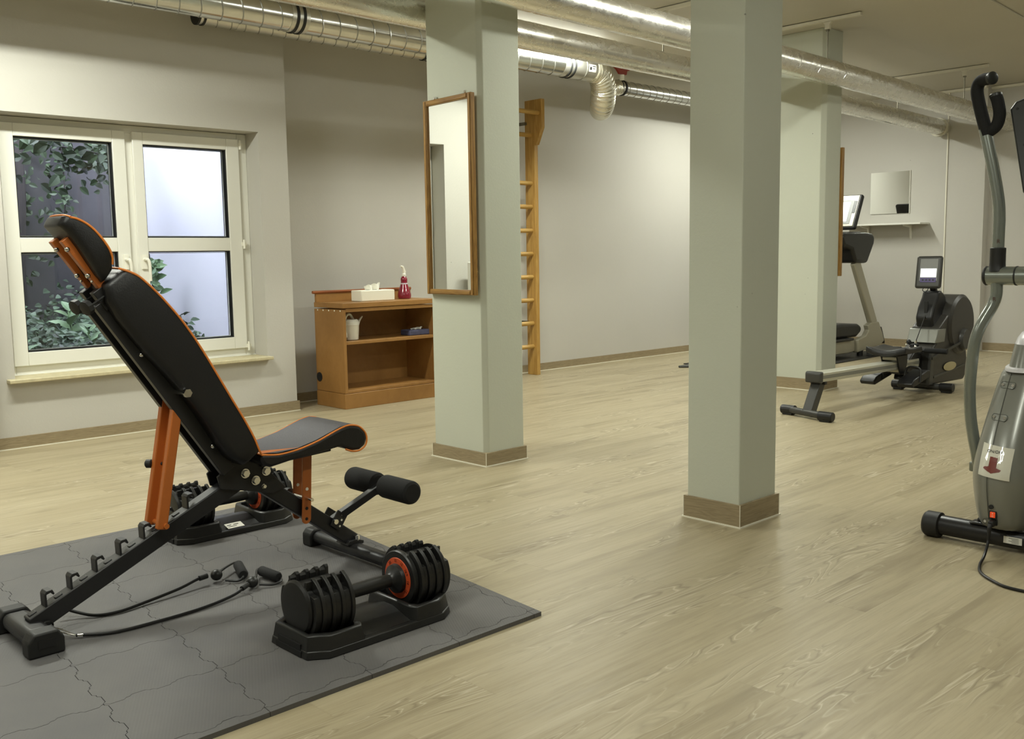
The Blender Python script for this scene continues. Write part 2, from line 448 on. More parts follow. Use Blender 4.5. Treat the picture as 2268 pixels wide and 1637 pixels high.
m = MB(); m.box(XL, XR+.2, YB-.2, YB, 0, CEIL); S('wall_front', m, M['wall'], smooth=0, label='pale grey long wall', cat='wall')
m = MB(); m.box(XR-.012, XR-.001, 4.300, 4.312, 0.07, CEIL); S('trim_1', m, M['caulk'], label='thin white vertical joint on the far wall', cat='trim')
m = MB(); m.box(10.41, 10.45, YB, 3.93, CEIL-.028, CEIL-.004); m.box(10.29, XR, 3.93, 4.6, CEIL-.028, CEIL-.004); S('trim_2', m, M['caulk'], label='thin pale conduit along the top of the far wall', cat='trim')
m = MB(); m.tube([(6.2,2.545,CEIL-.006),(7.0,2.605,CEIL-.006),(8.4,2.70,CEIL-.006),(10.1,2.83,CEIL-.006)], .007, 8); S('trim_3', m, M['ceiling'], label='thin painted cable on the ceiling', cat='trim')

def skirt(name, segs, h=.068, t=.013):
    a = MB(); b = MB()
    for (x0, y0, x1, y1, nx, ny) in segs:   # runs along x or y, normal n
        if nx == 0:
            ya, yb = (y0-t, y0) if ny < 0 else (y0, y0+t); a.box(min(x0,x1), max(x0,x1), ya, yb, .004, h)
            yc = y0-t-.006 if ny < 0 else y0+t+.006; b.box(min(x0,x1), max(x0,x1), min(y0, yc), max(y0, yc), 0, .005)
        else:
            xa, xb = (x0-t, x0) if nx < 0 else (x0, x0+t); a.box(xa, xb, min(y0,y1), max(y0,y1), .004, h)
            xc = x0-t-.006 if nx < 0 else x0+t+.006; b.box(min(x0, xc), max(x0, xc), min(y0,y1), max(y0,y1), 0, .005)
    o = S(name, a, M['skirt'], label='oak coloured skirting board', cat='baseboard'); b.build('white_sealant_line', M['caulk'], o, smooth=0)
    return o
skirt('baseboard_window', [(XL, WY, 3.613, WY, 0, -1)])
skirt('baseboard_recess', [(3.60, RY, XR, RY, 0, -1)])
skirt('baseboard_right', [(XR, 3.93, XR, RY, -1, 0), (10.45, YB, 10.45, 3.93, -1, 0)], .085)
skirt('baseboard_front', [(XL, YB, XR, YB, 0, 1)])

def pillar(x0, x1, y0, y1, label, cham=0.0, h=.075):
    e = empty('pillar', ((x0+x1)/2, (y0+y1)/2, 0), label, 'pillar', None, 'structure')
    m = MB(); c = cham
    poly = [(x0+c, y0), (x1, y0), (x1, y1), (x0, y1), (x0, y0+c)] if c else [(x0,y0),(x1,y0),(x1,y1),(x0,y1)]
    m.prism(poly, 0, CEIL, 'z'); m.build('shaft', M['pillar'], e, smooth=0, bevel=.004)
    t = .011
    m = MB(); m.box(x0-t, x1+t, y0-t, y1+t, .004, h); m.build('skirting', M['skirt'], e, smooth=0)
    m = MB(); m.box(x0-t-.006, x1+t+.006, y0-t-.006, y1+t+.006, 0, .005); m.build('sealant_line', M['caulk'], e, smooth=0)
    m = MB()
    for (px, py) in ((x0-t, y0-t), (x0-t, y1+t), (x1+t, y0-t)): m.box(px-.0012, px+.0012, py-.0012, py+.0012, .005, h+.001)
    m.build('corner_trim', M['caulk'], e, smooth=0)
    return e
pillar(3.247, 3.510, 3.588, 3.985, 'square grey pillar with the tall framed mirror, chipped paint near the floor', .022, .068)
pillar(3.160, 3.415, 2.060, 2.300, 'nearest square pillar, plain grey green with a dark right face', 0, .088)
pillar(6.712, 6.955, 3.692, 4.115, 'farthest square pillar behind the rowing machine', .03, .085)

# window -----------------------------------------------------------
win = empty('window_1', (2.59, 6.08, OZ0), 'white two sash window with four panes looking onto ivy and a white courtyard wall', 'window', None, 'structure')
def ringbox(m, x0, x1, z0, z1, w, y0, y1, wb=None, wt=None, wr=None):
    wb = w if wb is None else wb; wt = w if wt is None else wt; wr = w if wr is None else wr
    m.box(x0, x0+w, y0, y1, z0, z1); m.box(x1-wr, x1, y0, y1, z0, z1)
    m.box(x0+w, x1-wr, y0, y1, z0, z0+wb); m.box(x0+w, x1-wr, y0, y1, z1-wt, z1)
m = MB(); ringbox(m, 1.795, 3.387, .395, 1.874, .055, 6.085, 6.17, .06, .045, .068); m.box(2.552, 2.606, 6.085, 6.17, .455, 1.829)
m.build('window_frame', M['plastic_white'], win, bevel=.004)
m = MB(); m.box(1.795, 3.387, 6.075, 6.10, .383, .402); m.build('bottom_profile', M['plastic_white'], win, bevel=.002)
def sash(x0, x1, px0, px1, label):
    s = MB(); zt, zb = 1.836, .449
    s.box(x0, px0, 6.062, 6.13, zb, zt); s.box(px1, x1, 6.062, 6.13, zb, zt)
    s.box(px0, px1, 6.062, 6.13, zb, .527); s.box(px0, px1, 6.062, 6.13, 1.763, zt); s.box(px0, px1, 6.066, 6.13, 1.104, 1.189)
    o = s.build('sash', M['plastic_white'], win, bevel=.003)
    for z0, z1 in ((.527, 1.104), (1.189, 1.763)):
        g = MB(); ringbox(g, px0, px1, z0, z1, .006, 6.074, 6.127, .007, .006, .009)
        g.build('gasket', M['gasket'], o, smooth=0)
        g = MB(); g.box(px0+.002, px1-.002, 6.094, 6.098, z0+.002, z1-.002); g.build('pane', M['glass'], o, smooth=0)
        g = MB(); ringbox(g, px0+.008, px1-.008, z0+.008, z1-.008, .004, 6.100, 6.112); g.build('spacer', M['white_gloss'], o, smooth=0)
    return o
sl = sash(1.836, 2.556, 1.915, 2.477, 'left'); sr = sash(2.602, 3.318, 2.667, 3.228, 'right')
def handle(x, par, mir):
    h = MB(); h.box(x-.017, x+.017, 6.050, 6.062, .995, 1.085); h.cyl((x, 6.055, 1.055), (x, 6.015, 1.055), .011)
    h.tube([(x, 6.018, 1.055), (x+.006*mir, 6.012, 1.048), (x+.012*mir, 6.010, 1.02), (x+.014*mir, 6.012, .92)], lambda t: .0105-.002*t, 10)
    h.build('handle', M['white_gloss'], par, bevel=.002)
handle(2.517, sl, 1); handle(2.634, sr, 1)
for z in (.462, 1.147, 1.80):
    h = MB(); h.cyl((3.326, 6.056, z-.03), (3.326, 6.056, z+.03), .008); h.box(3.31, 3.345, 6.058, 6.084, z-.012, z+.012); h.build('hinge', M['white_gloss'], sr)
# lever scissors marks at the top and the stone sill
m = MB(); m.box(1.745, 3.40, 5.862, 6.082, .374, .396); m.build('window_sill', M['stone'], win, bevel=.004, label='beige stone window sill')

# courtyard outside -------------------------------------------------
m = MB(); m.box(3.66, 3.9, 6.34, 9.1, -.2, 4.2); S('wall_courtyard_side', m, M['courtyard_white'], smooth=0, label='bright white courtyard wall', cat='wall')
m = MB(); m.box(-1.5, 3.66, 8.55, 8.8, -.2, 4.2); S('wall_courtyard_back', m, M['courtyard_grey'], smooth=0, label='dark grey courtyard wall behind the ivy', cat='wall')
m = MB(); m.box(-1.7, -1.5, 6.34, 8.8, -.2, 4.2); S('wall_courtyard_left', m, M['courtyard_grey'], smooth=0, label='grey courtyard wall', cat='wall')
m = MB(); m.box(-1.5, 3.66, 6.34, 8.55, -.1, .20); S('ground', m, M['soil'], smooth=0, label='dark planted soil in the courtyard', cat='ground')

def leaf(m, p, d, nrm, L, wd, fold=.25):
    d = Vector(d).normalized(); n = Vector(nrm); n = (n-d*n.dot(d)).normalized(); s = d.cross(n); P = Vector(p)
    ts = ((0,0),(.14,.30),(.36,.50),(.62,.44),(.84,.22),(1.0,0)); vs = []
    for t, q in ts:
        c = P+d*L*t-n*L*.14*t*t
        vs += [c, c+s*wd*q+n*wd*q*fold*1.6, c-s*wd*q+n*wd*q*fold*1.6]
    fs = [(0,3,4),(0,5,3)]
    for k in range(1, 4): a = 3*k; fs += [(a,a+3,a+4,a+1),(a,a+2,a+5,a+3)]
    fs += [(12,15,13),(12,14,15)]
    m.faces(vs, fs)
def rdir(up=.2):
    a = rnd.uniform(0, 2*PI); z = rnd.uniform(-.6, .6)+up; return Vector((math.cos(a), math.sin(a), z))
m = MB()
for i in range(5200):
    x = rnd.uniform(1.2, 3.45); y = rnd.uniform(6.7, 8.42)
    ht = .20+.42*(y-6.7)/1.8+.10*math.sin(x*5.1+y*2)+.06*math.sin(x*11+1)
    z = .2+ht*rnd.uniform(.5, 1.0)
    leaf(m, (x, y, z), rdir(.1), Vector((rnd.uniform(-.5,.5), -.6+rnd.uniform(-.3,.3), rnd.uniform(.4,1))), rnd.uniform(.035,.080), rnd.uniform(.028,.058))
tag(m.build('ground_ivy', M['leaf_ivy'], None, smooth=0), 'dense low ivy covering the courtyard ground outside the left sash', 'ivy', kind='stuff')
m = MB()
for i in range(2600):
    x = 1.1+2.0*rnd.random()**1.25; z = rnd.uniform(.9, 2.6)
    if rnd.random() < max(0, (x-1.9)*.75-(z-1.6)*.35): continue
    leaf(m, (x, 8.50-rnd.uniform(0, .10), z), (rnd.uniform(-1,1), -.25, rnd.uniform(-1,.4)), (rnd.uniform(-.4,.4), -1, rnd.uniform(0,.7)), rnd.uniform(.04,.075), rnd.uniform(.03,.055))
tag(m.build('wall_ivy', M['leaf_dark'], None, smooth=0), 'dense dark ivy clinging to the grey courtyard wall in the left panes', 'ivy', kind='stuff')
def hanging(name, pts, n, size, label, spread, mat='leaf_dark', cat='vine', group=None):
    e = empty(name, pts[0], label, cat, group)
    P = smooth_path(pts, 8); s = MB(); s.tube(pts, .006, 6, 5); s.build('stem', M['bark'], e)
    l = MB()
    for i in range(n):
        q = P[rnd.randrange(len(P))]+Vector((rnd.gauss(0, spread), rnd.gauss(0, spread*.6), rnd.gauss(0, spread)))
        L = size*rnd.uniform(.6, 1.25)
        leaf(l, q, rdir(-.5), Vector((rnd.uniform(-.6,.6), -1, rnd.uniform(-.2,.6))), L, L*.62)
    l.build('leaves', M[mat], e, smooth=0); return e
hanging('hanging_vine', [(1.7,7.9,2.35),(2.2,7.8,2.05),(2.6,7.7,1.92),(2.95,7.6,1.86),(3.1,7.6,1.80)], 230, .095, 'dark leafy branch hanging across the top of the left sash', .12)
hanging('hanging_vine', [(2.0,8.2,2.4),(2.25,8.2,1.95),(2.35,8.1,1.6),(2.3,8.1,1.25),(2.42,8.1,1.0)], 120, .10, 'thin vine trailing down the grey courtyard wall at far left', .14)
hanging('hanging_vine', [(2.98,8.545,2.9),(2.98,8.4,2.5),(3.0,8.35,1.9),(2.98,8.3,1.5),(2.95,8.35,1.2)], 170, .06, 'narrow vine column hanging near the corner of the courtyard', .045)
hanging('hanging_vine', [(3.20,8.2,2.5),(3.16,8.0,2.2),(3.12,7.9,1.98)], 55, .11, 'tuft of leaves hanging at the top right of the left sash', .09)
m = MB(); m.tube([(2.62,8.45,.2),(2.63,8.4,1.0),(2.68,8.4,1.7),(2.66,8.42,2.6)], lambda t: .055-.02*t, 10); tag(m.build('tree_trunk', M['bark'], None), 'slim dark trunk standing against the grey courtyard wall', 'tree trunk')
def weed(loc, h, n, L, label, mat='leaf_light', droop=.2, name='weed_plant', w=.25):
    e = empty(name, loc, label, 'plant'); loc = Vector(loc)
    s = MB(); s.tube([loc, loc+Vector((.01,0,h*.5)), loc+Vector((-.01,0,h))], .005, 6, 4); s.build('stem', M[mat], e)
    l = MB()
    for i in range(n):
        t = (i+1)/n; a = i*2.4
        leaf(l, loc+Vector((0,0,h*(.25+.75*t))), Vector((math.cos(a), math.sin(a)*.6, .55-droop+.5*t)), (0,-.4,1), L*(1.15-.5*t), L*w*(1.2-.4*t))
    l.build('leaves', M[mat], e, smooth=0); return e
weed((2.03,7.1,.36), .50, 16, .19, 'tall pale green weed rising from the ivy in the lower left pane')
weed((2.06,6.75,.34), .14, 9, .20, 'small spider shaped plant at the bottom of the lower left pane', droop=.25)
weed((1.80,6.80,.32), .20, 9, .13, 'narrow leaved plant at the bottom left corner of the window')
weed((2.62,7.0,.34), .22, 9, .15, 'pale narrow leaved plant beside the bench in the lower left pane')
weed((2.62,7.35,.45), .24, 7, .16, 'broad leaved light green seedling in the ivy', w=.55)
# shrub in front of the white wall
hanging('hanging_vine', [(1.95,8.45,1.9),(2.1,8.45,1.6),(2.05,8.45,1.3),(2.2,8.45,1.0),(2.15,8.45,.8)], 260, .055, 'fine ivy climbing the grey courtyard wall at the left edge of the window', .16)
hanging('hanging_vine', [(1.75,7.4,2.2),(2.0,7.4,2.0),(2.35,7.4,1.95),(2.6,7.4,2.0)], 90, .11, 'broad leaves hanging at the top left corner of the window', .10)
e = empty('courtyard_shrub', (3.36,7.6,.2), 'upright glossy green shrub in front of the white courtyard wall, lower right pane', 'shrub')
s = MB(); s.tube([(3.36,7.6,.2),(3.37,7.6,.7),(3.34,7.6,1.10)], .009, 8, 5); s.build('stem', M['bark'], e)
l = MB()
for i in range(90):
    z = rnd.uniform(.28, 1.06); a = rnd.uniform(0, 2*PI)
    leaf(l, (3.385+rnd.gauss(0,.022), 7.6+rnd.gauss(0,.03), z), (math.cos(a), math.sin(a)*.7, rnd.uniform(-.6,.5)), (rnd.uniform(-.4,.2), -.9, .6), rnd.uniform(.07,.115), rnd.uniform(.045,.060))
l.build('leaves', leaf_mat('shrub_leaf', srgb(70,100,66), srgb(126,156,112)), e, smooth=0)

# radiator left of the window (seen in the tall mirror) --------------
e = empty('radiator', (1.15,5.84,.15), 'white panel radiator on the wall left of the window', 'radiator')
m = MB(); m.box(.55,1.655,5.79,5.84,.18,1.0); m.build('panel', M['radiator'], e, bevel=.008)
m = MB()
for i in range(27): m.box(.575+i*.04,.595+i*.04,5.783,5.79,.22,.96)
m.build('ribs', M['radiator'], e, bevel=.002)
m = MB(); m.cyl((.55,5.815,.25),(.51,5.815,.25),.014); m.cyl((.51,5.815,.25),(.46,5.815,.25),.02); m.build('valve', M['white_gloss'], e)
for x in (.7, 1.35): m = MB(); m.box(x, x+.03, 5.84, 5.919, .3, .9); m.build('bracket', M['radiator'], e)

# luminaires --------------------------------------------------------
for i, (x, y, hl, w) in enumerate(LAMPS):
    where = {0: 'above the ducts near the window', 1: 'above the foil pipes near the mirror pillar', 2: 'above the foil pipes near the far wall'}.get(i, {3: 'over the near edge of the foam mat', 4: 'over the open floor between the pillars', 5: 'along the long wall opposite the window', 6: 'over the far end near the shelf', 7: 'near the end wall beyond the radiator'}.get(i, 'directly over the viewpoint'))
    e = empty('ceiling_light', (x, y, CEIL), 'long white ceiling luminaire %s' % where, 'ceiling light', 'ceiling luminaires')
    m = MB(); m.box(x-hl-.03, x+hl+.03, y-.09, y+.09, CEIL-.018, CEIL); m.build('housing', M['lamp_body'], e, bevel=.003)
    m = MB(); m.box(x-hl, x+hl, y-.072, y-.012, CEIL-.062, CEIL-.024); m.box(x-hl, x+hl, y+.012, y+.072, CEIL-.062, CEIL-.024); m.build('tubes', M['lamp_glow'], e, smooth=0)

# pipes and ducts ---------------------------------------------------
def helix(m, x0, x1, y, z, r, pitch, rr, n=18, ph=0.0):
    N = max(8, int((x1-x0)/pitch*n)); P = []
    for i in range(N+1):
        x = x0+(x1-x0)*i/N; a = 2*PI*(x-x0)/pitch+ph; P.append(Vector((x, y+math.cos(a)*r, z+math.sin(a)*r)))
    m.tube(P, rr, 6, smooth=False)
def band(x, y, z, r, w, par, mat='rubber', name='coupling_ring'):
    b = MB()
    for dx in (-w*.5, w*.5): b.turn((x+dx-w*.17, y, z), (1,0,0), [(0, r), (0, r+.006), (w*.34, r+.006), (w*.34, r)], 40)
    return b.build(name, M[mat], par)
AY, AZ, AR = 5.35, 2.495, .087
e = empty('spiral_duct', (3.5, AY, AZ), 'wide shiny spiral duct hanging under the ceiling in front of the window wall', 'duct')
m = MB(); m.cyl((-.8,AY,AZ),(3.30,AY,AZ),AR,n=48); d_=m.build('duct_section', M['galv'], e); m = MB(); helix(m,-.7,3.27,AY,AZ,AR,.128,.0042); m.build('lock_seam', M['duct_seam'], d_)
m = MB(); m.cyl((3.38,AY,AZ),(5.68,AY,AZ),AR,n=48); d_=m.build('duct_section', M['galv'], e); m = MB(); helix(m,3.42,5.66,AY,AZ,AR,.128,.0042); m.build('lock_seam', M['duct_seam'], d_)
m = MB(); m.cyl((3.28,AY,AZ),(3.40,AY,AZ),AR+.003,n=48); m.build('coupling', M['galv_dull'], e)
band(3.34,AY,AZ,AR+.003,.045,e)
m = MB(); m.cyl((5.66,AY,AZ),(6.04,AY,AZ),AR+.002,n=48); m.turn((5.90,AY,AZ),(1,0,0),[(0,AR),(0,AR+.006),(.006,AR+.006),(.006,AR)],40); m.build('end_section', M['galv_dull'], e)
band(5.745,AY,AZ,AR+.002,.045,e)
m = MB()
for i in range(9):                                   # maker's sticker, curved round the end section
    pass
def cyl_patch(m, x0, x1, a0, a1, y, z, r, n=8):
    vs = []; 
    for i in range(n+1):
        a = a0+(a1-a0)*i/n
        for x in (x0, x1): vs.append((x, y+math.cos(a)*r, z+math.sin(a)*r))
    m.faces(vs, [(2*i, 2*i+1, 2*i+3, 2*i+2) for i in range(n)])
m = MB(); cyl_patch(m, 5.915, 6.0, PI*.93, PI*1.13, AY, AZ, AR+.0035); m.build('sticker', M['label'], e)
m = MB(); cyl_patch(m, 5.925, 5.945, PI*1.0, PI*1.08, AY, AZ, AR+.0045); cyl_patch(m, 5.955, 5.99, PI*.97, PI*.99, AY, AZ, AR+.0045); cyl_patch(m, 5.955, 5.985, PI*1.03, PI*1.045, AY, AZ, AR+.0045); m.build('sticker_print', M['ink'], e)
# flexible hose
e = empty('flexible_hose', (6.4,5.5,2.3), 'crinkled silver flexible hose looping down between two ducts', 'hose')
m = MB(); path = smooth_path([(6.03,AY,AZ),(6.13,5.35,2.478),(6.22,5.38,2.39),(6.28,5.44,2.29),(6.40,5.56,2.255),(6.55,5.70,2.29),(6.68,5.78,2.40),(6.80,5.80,2.49),(6.92,5.80,2.507)], 26)
N = len(path); m.tube(path, lambda t: (.088+.016*math.sin(PI*min(1,t*1.3))-.022*max(0,t-.3)/.7)*(1+.03*math.sin(t*N*1.05)), 28, smooth=False); m.build('hose_body', M['foil_flex'], e, smooth=1.2)
m = MB(); 
for dx in (.0,.014,.028): m.turn((6.035+dx,AY,AZ),(1,0,0),[(0,.088),(0,.093),(.008,.093),(.008,.088)],36)
m.build('hose_clamp', M['strut'], e)
BY, BZ, BR = 5.80, 2.507, .062
e = empty('narrow_spiral_duct', (8,BY,BZ), 'narrow spiral duct running on from the flexible hose towards the far wall', 'duct')
m = MB(); m.cyl((6.90,BY,BZ),(XR-.002,BY,BZ),BR,n=40); d_=m.build('duct_section', M['galv'], e); m = MB(); helix(m,6.95,XR-.05,BY,BZ,BR,.096,.0034); m.build('lock_seam', M['duct_seam'], d_)
band(6.93,BY,BZ,BR,.05,e)
e = empty('narrow_spiral_duct', (4.5,5.80,2.538), 'narrow spiral duct half hidden behind the wide one', 'duct')
m = MB(); m.cyl((2.93,5.80,2.538),(5.4,5.80,2.538),.061,n=40); d_=m.build('duct_section', M['galv_dull'], e); m = MB(); helix(m,2.99,5.36,5.80,2.538,.061,.096,.0034); m.build('lock_seam', M['duct_seam'], d_)
for x in (3.2, 4.1, 5.0):
    m = MB(); m.turn((x-.012,5.80,2.538),(1,0,0),[(0,.061),(0,.0635),(.024,.0635),(.024,.061)],32); m.box(x-.012,x+.012,5.798,5.802,2.59,CEIL); m.build('duct_strap', M['galv_dull'], e)
band(2.95,5.80,2.538,.061,.035,e); band(4.72,5.80,2.538,.061,.05,e)
# foil insulated pipes
def foil_pipe(pts, r, label, seed):
    e = empty('insulated_pipe', pts[0], label, 'pipe', None)
    P = smooth_path(pts, 40); rr = random.Random(seed); a0 = rr.random()*9
    m = MB(); m.tube(P, lambda t: r*(1+.004*math.sin(t*63+a0)+.004*math.sin(t*171)), 36, smooth=False); m.build('foil_cover', M['foil'], e, smooth=1.2)
    return e
p2 = foil_pipe([(-1.5,4.075,2.29),(1.5,4.075,2.29),(3.3,4.085,2.285),(6.5,4.145,2.28),(8.5,4.25,2.275),(10.325,4.36,2.27)], .077, 'foil wrapped pipe running behind the mirror pillar to the far wall', 1)
p3 = foil_pipe([(-1.5,3.36,2.29),(1.5,3.38,2.29),(3.3,3.44,2.285),(6.5,3.545,2.28),(9.2,3.67,2.27),(10.44,3.74,2.27)], .083, 'thickest foil wrapped pipe, passing in front of all three pillars', 2)
m = MB(); m.turn((10.20,4.36,2.27),(1,0,0),[(0,.08),(0,.092),(.03,.095),(.03,.08)],32); m.build('end_collar', M['strut'], p2)
m = MB()
for dx in (0,.25,.6): m.tube([(5.9+dx,3.525-.086,2.32),(5.93+dx,3.525-.09,2.27),(5.915+dx,3.525-.075,2.225)], .0025, 6)
m.build('tape_seam', M['chrome'], p3)
# hangers: channel under the ceiling with rods down to the pipes
def hanger(x, y0, y1, rods, label, dx=0.0):
    e = empty('pipe_hanger', (x, (y0+y1)/2, CEIL), label, 'pipe hanger', 'ceiling channels carrying the foil pipes')
    m = MB(); m.bar((x, y0, CEIL-.016), (x+dx, y1, CEIL-.016), .032, .022, (1,0,0)); m.build('channel', M['strut'], e, bevel=.002)
    for (ry, z1) in rods:
        rx = x+dx*(ry-y0)/(y1-y0)
        m = MB(); m.prism([(ry-.035, CEIL-.028),(ry+.035, CEIL-.028),(ry+.018, CEIL-.045),(ry+.018, CEIL-.078),(ry-.018, CEIL-.078),(ry-.018, CEIL-.045)], rx-.012, rx+.012, 'x'); m.build('clip', M['strut'], e, bevel=.002)
        m = MB(); m.cyl((rx, ry, CEIL-.06), (rx, ry, z1), .0045, n=8); m.build('rod', M['rod'], e)
        m = MB(); m.cyl((rx, ry, CEIL-.09), (rx, ry, CEIL-.078), .014, n=6); m.build('nut', M['rod'], e)
hanger(6.46, 4.35, 3.30, [(3.545, 2.36), (4.14, 2.35)], 'pale ceiling channel with rods, crossing above the far pillar')
hanger(9.12, 4.36, 3.475, [(3.675, 2.34), (4.28, 2.34)], 'pale ceiling channel with rods, nearest the far wall')
hanger(5.35, 4.35, 3.1, [(3.50, 2.36), (4.11, 2.35)], 'pale ceiling channel seen between the foil pipes by the mirror pillar')
hanger(3.12, 4.35, 3.1, [(3.43, 2.36), (4.09, 2.35)], 'pale ceiling channel just in front of the mirror pillar')
e = empty('red_valve_bracket', (6.75,5.72,2.58), 'small red metal bracket with a white stub between the ducts', 'bracket')
m = MB(); m.prism([(6.66,2.640),(6.90,2.640),(6.86,2.622),(6.84,2.622),(6.83,2.585),(6.74,2.585),(6.70,2.622)], 5.64, 5.66, 'y'); m.build('red_plate', M['red'], e)
m = MB(); m.cyl((6.79,5.66,2.60),(6.79,5.66,2.54),.020); m.build('white_stub', M['white_gloss'], e)
# ------------------------------------------------------------------ tall mirror on the first pillar
def tall_mirror(pos, yaw, label):
    """leans flat on a face looking along -x; local y across, z up"""
    e = empty('wall_mirror', pos, label, 'mirror'); e.rotation_euler = (0, 0, yaw)
    X, Y, Z = pos; w, h, fw = .385, .968, .026
    def fr(y0, y1, z0, z1, mt):
        m = MB(); m.box(X-.030, X-.004, Y+y0, Y+y1, Z+z0, Z+z1); m.box(X-.034, X-.030, Y+y0+.004, Y+y1-.010 if y1-y0 < .1 else Y+y1-.004, Z+z0+.004, Z+z1-.004)
        m.build('frame_rail', M[mt], e, bevel=.003)
    fr(-w/2, -w/2+fw, 0, h, 'frame_v'); fr(w/2-fw, w/2, 0, h, 'frame_v'); fr(-w/2+fw, w/2-fw, 0, fw, 'frame_h'); fr(-w/2+fw, w/2-fw, h-fw, h, 'frame_h')
    m = MB(); m.box(X-.020, X-.016, Y-w/2+fw-.004, Y+w/2-fw+.004, Z+fw-.004, Z+h-fw+.004); m.build('mirror_glass', M['mirror'], e, smooth=0)
    m = MB(); m.box(X-.014, X-.004, Y-w/2+fw, Y+w/2-fw, Z+fw, Z+h-fw); m.build('backing_board', M['frame_v'], e, smooth=0)
    for y in (-w/2+.07, w/2-.07):
        m = MB(); m.box(X-.008, X+.001, Y+y-.008, Y+y+.008, Z+h-.004, Z+h+.018); m.cyl((X-.012, Y+y, Z+h+.009), (X-.002, Y+y, Z+h+.009), .005, n=10); m.build('hanging_clip', M['chrome'], e)
    return e
tall_mirror((3.236, 3.790, .855), -0.050, 'tall mirror in a brown wooden frame on the pillar beside the cabinet')
e = empty('wall_mirror', (6.957, 3.87, .852), 'wood framed mirror seen edge on at the side of the farthest pillar', 'mirror')
m = MB()
X, Y, Z, w, h, fw = 6.957, 3.87, .852, .385, .955, .026
for (a, b, c, d, mt) in ((-w/2, -w/2+fw, 0, h, 'frame_v'), (w/2-fw, w/2, 0, h, 'frame_v'), (-w/2+fw, w/2-fw, 0, fw, 'frame_h'), (-w/2+fw, w/2-fw, h-fw, h, 'frame_h')):
    m = MB(); m.box(X+.003, X+.034, Y+a, Y+b, Z+c, Z+d); m.build('frame_rail', M[mt], e, bevel=.003)
m = MB(); m.box(X+.016, X+.020, Y-w/2+fw, Y+w/2-fw, Z+fw, Z+h-fw); m.build('mirror_glass', M['mirror'], e, smooth=0)

# ------------------------------------------------------------------ wall bars
e = empty('wall_bars', (5.65, 6.15, 0), 'pine gymnastic wall bars fixed to the recessed wall behind the mirror pillar', 'wall bars')
for x in (5.19, 6.075):
    m = MB(); m.box(x, x+.042, 6.03, 6.145, 0, 2.352); m.build('upright', M['pine'], e, bevel=.003)
    m = MB(); m.prism([(6.03,1.975),(6.03,2.352),(5.945,2.352),(5.945,2.115),(6.012,1.975)], x+.001, x+.041, 'x'); m.build('top_bracket', M['pine'], e, bevel=.003)
for i, z in enumerate((2.238, 2.060, 1.655, 1.455, 1.252, 1.053, .854, .653, .452, .249)):
    y = 5.985 if i == 0 else 6.075
    m = MB(); m.turn((5.232, y, z), (1,0,0), [(0,.019),(.843,.019)], 20); o = m.build('rung', M['pine_x'], e)
for x in (5.19, 6.075):
    for z in (2.16, .46): m = MB(); m.box(x-.03, x, 6.12, RY, z-.012, z+.012); m.build('steel_bracket', M['rod'], e, bevel=.002)

# ------------------------------------------------------------------ cabinet and what stands on it
CX0, CX1, CY0, CY1 = 3.838, 4.680, 5.680, 6.035
e = empty('cabinet', ((CX0+CX1)/2, (CY0+CY1)/2, 0), 'low open wooden shelf cabinet with a raised back rail in the wall recess', 'cabinet')
m = MB(); m.box(CX0-.004, CX1+.004, CY0-.004, CY1, 0, .106); m.build('plinth', M['oak'], e, bevel=.003)
for x0, x1 in ((CX0, CX0+.024), (CX1-.036, CX1)):
    m = MB(); m.box(x0, x1, CY0, CY1, .108, .690); m.build('side_panel', M['oak'], e, bevel=.002)
m = MB(); m.box(CX0+.024, CX1-.036, CY0+.002, CY1-.01, .108, .128); m.build('shelf', M['oak'], e, bevel=.002)
m = MB(); m.box(CX0+.024, CX1-.036, CY0+.006, CY1-.01, .446, .468); m.build('shelf', M['oak'], e, bevel=.002)
m = MB(); m.box(CX0+.024, CX1-.036, CY1-.012, CY1-.004, .128, .69); m.build('back_panel', M['oak'], e, smooth=0)
m = MB(); m.box(CX0+.024, CX1-.036, CY0, CY0+.02, .672, .696); m.box(CX0-.002, CX1+.002, CY0-.006, CY1, .700, .735); m.build('top_board', M['oak'], e, bevel=.003)
m = MB(); m.box(CX0-.012+.01, CX1, CY1-.035, CY1-.012, .735, .806); m.build('back_rail', M['oak'], e, bevel=.002)
m = MB(); m.tube([(CX0-.03, CY1-.032, .806), (CX1, CY1-.032, .806)], .011, 10, smooth=False); m.build('round_rail', M['oak_trim'], e)
m = MB(); m.cyl((CX0+.001, 5.995, .205), (CX0-.004, 5.995, .205), .033, n=28); m.build('cable_grommet', M['rubber'], e)
for i in range(5): m = MB(); m.cyl((CX0+.001, 5.71+i*.07, .682), (CX0-.002, 5.71+i*.07, .682), .0055, n=10); m.build('wood_plug', M['card_white'], e)

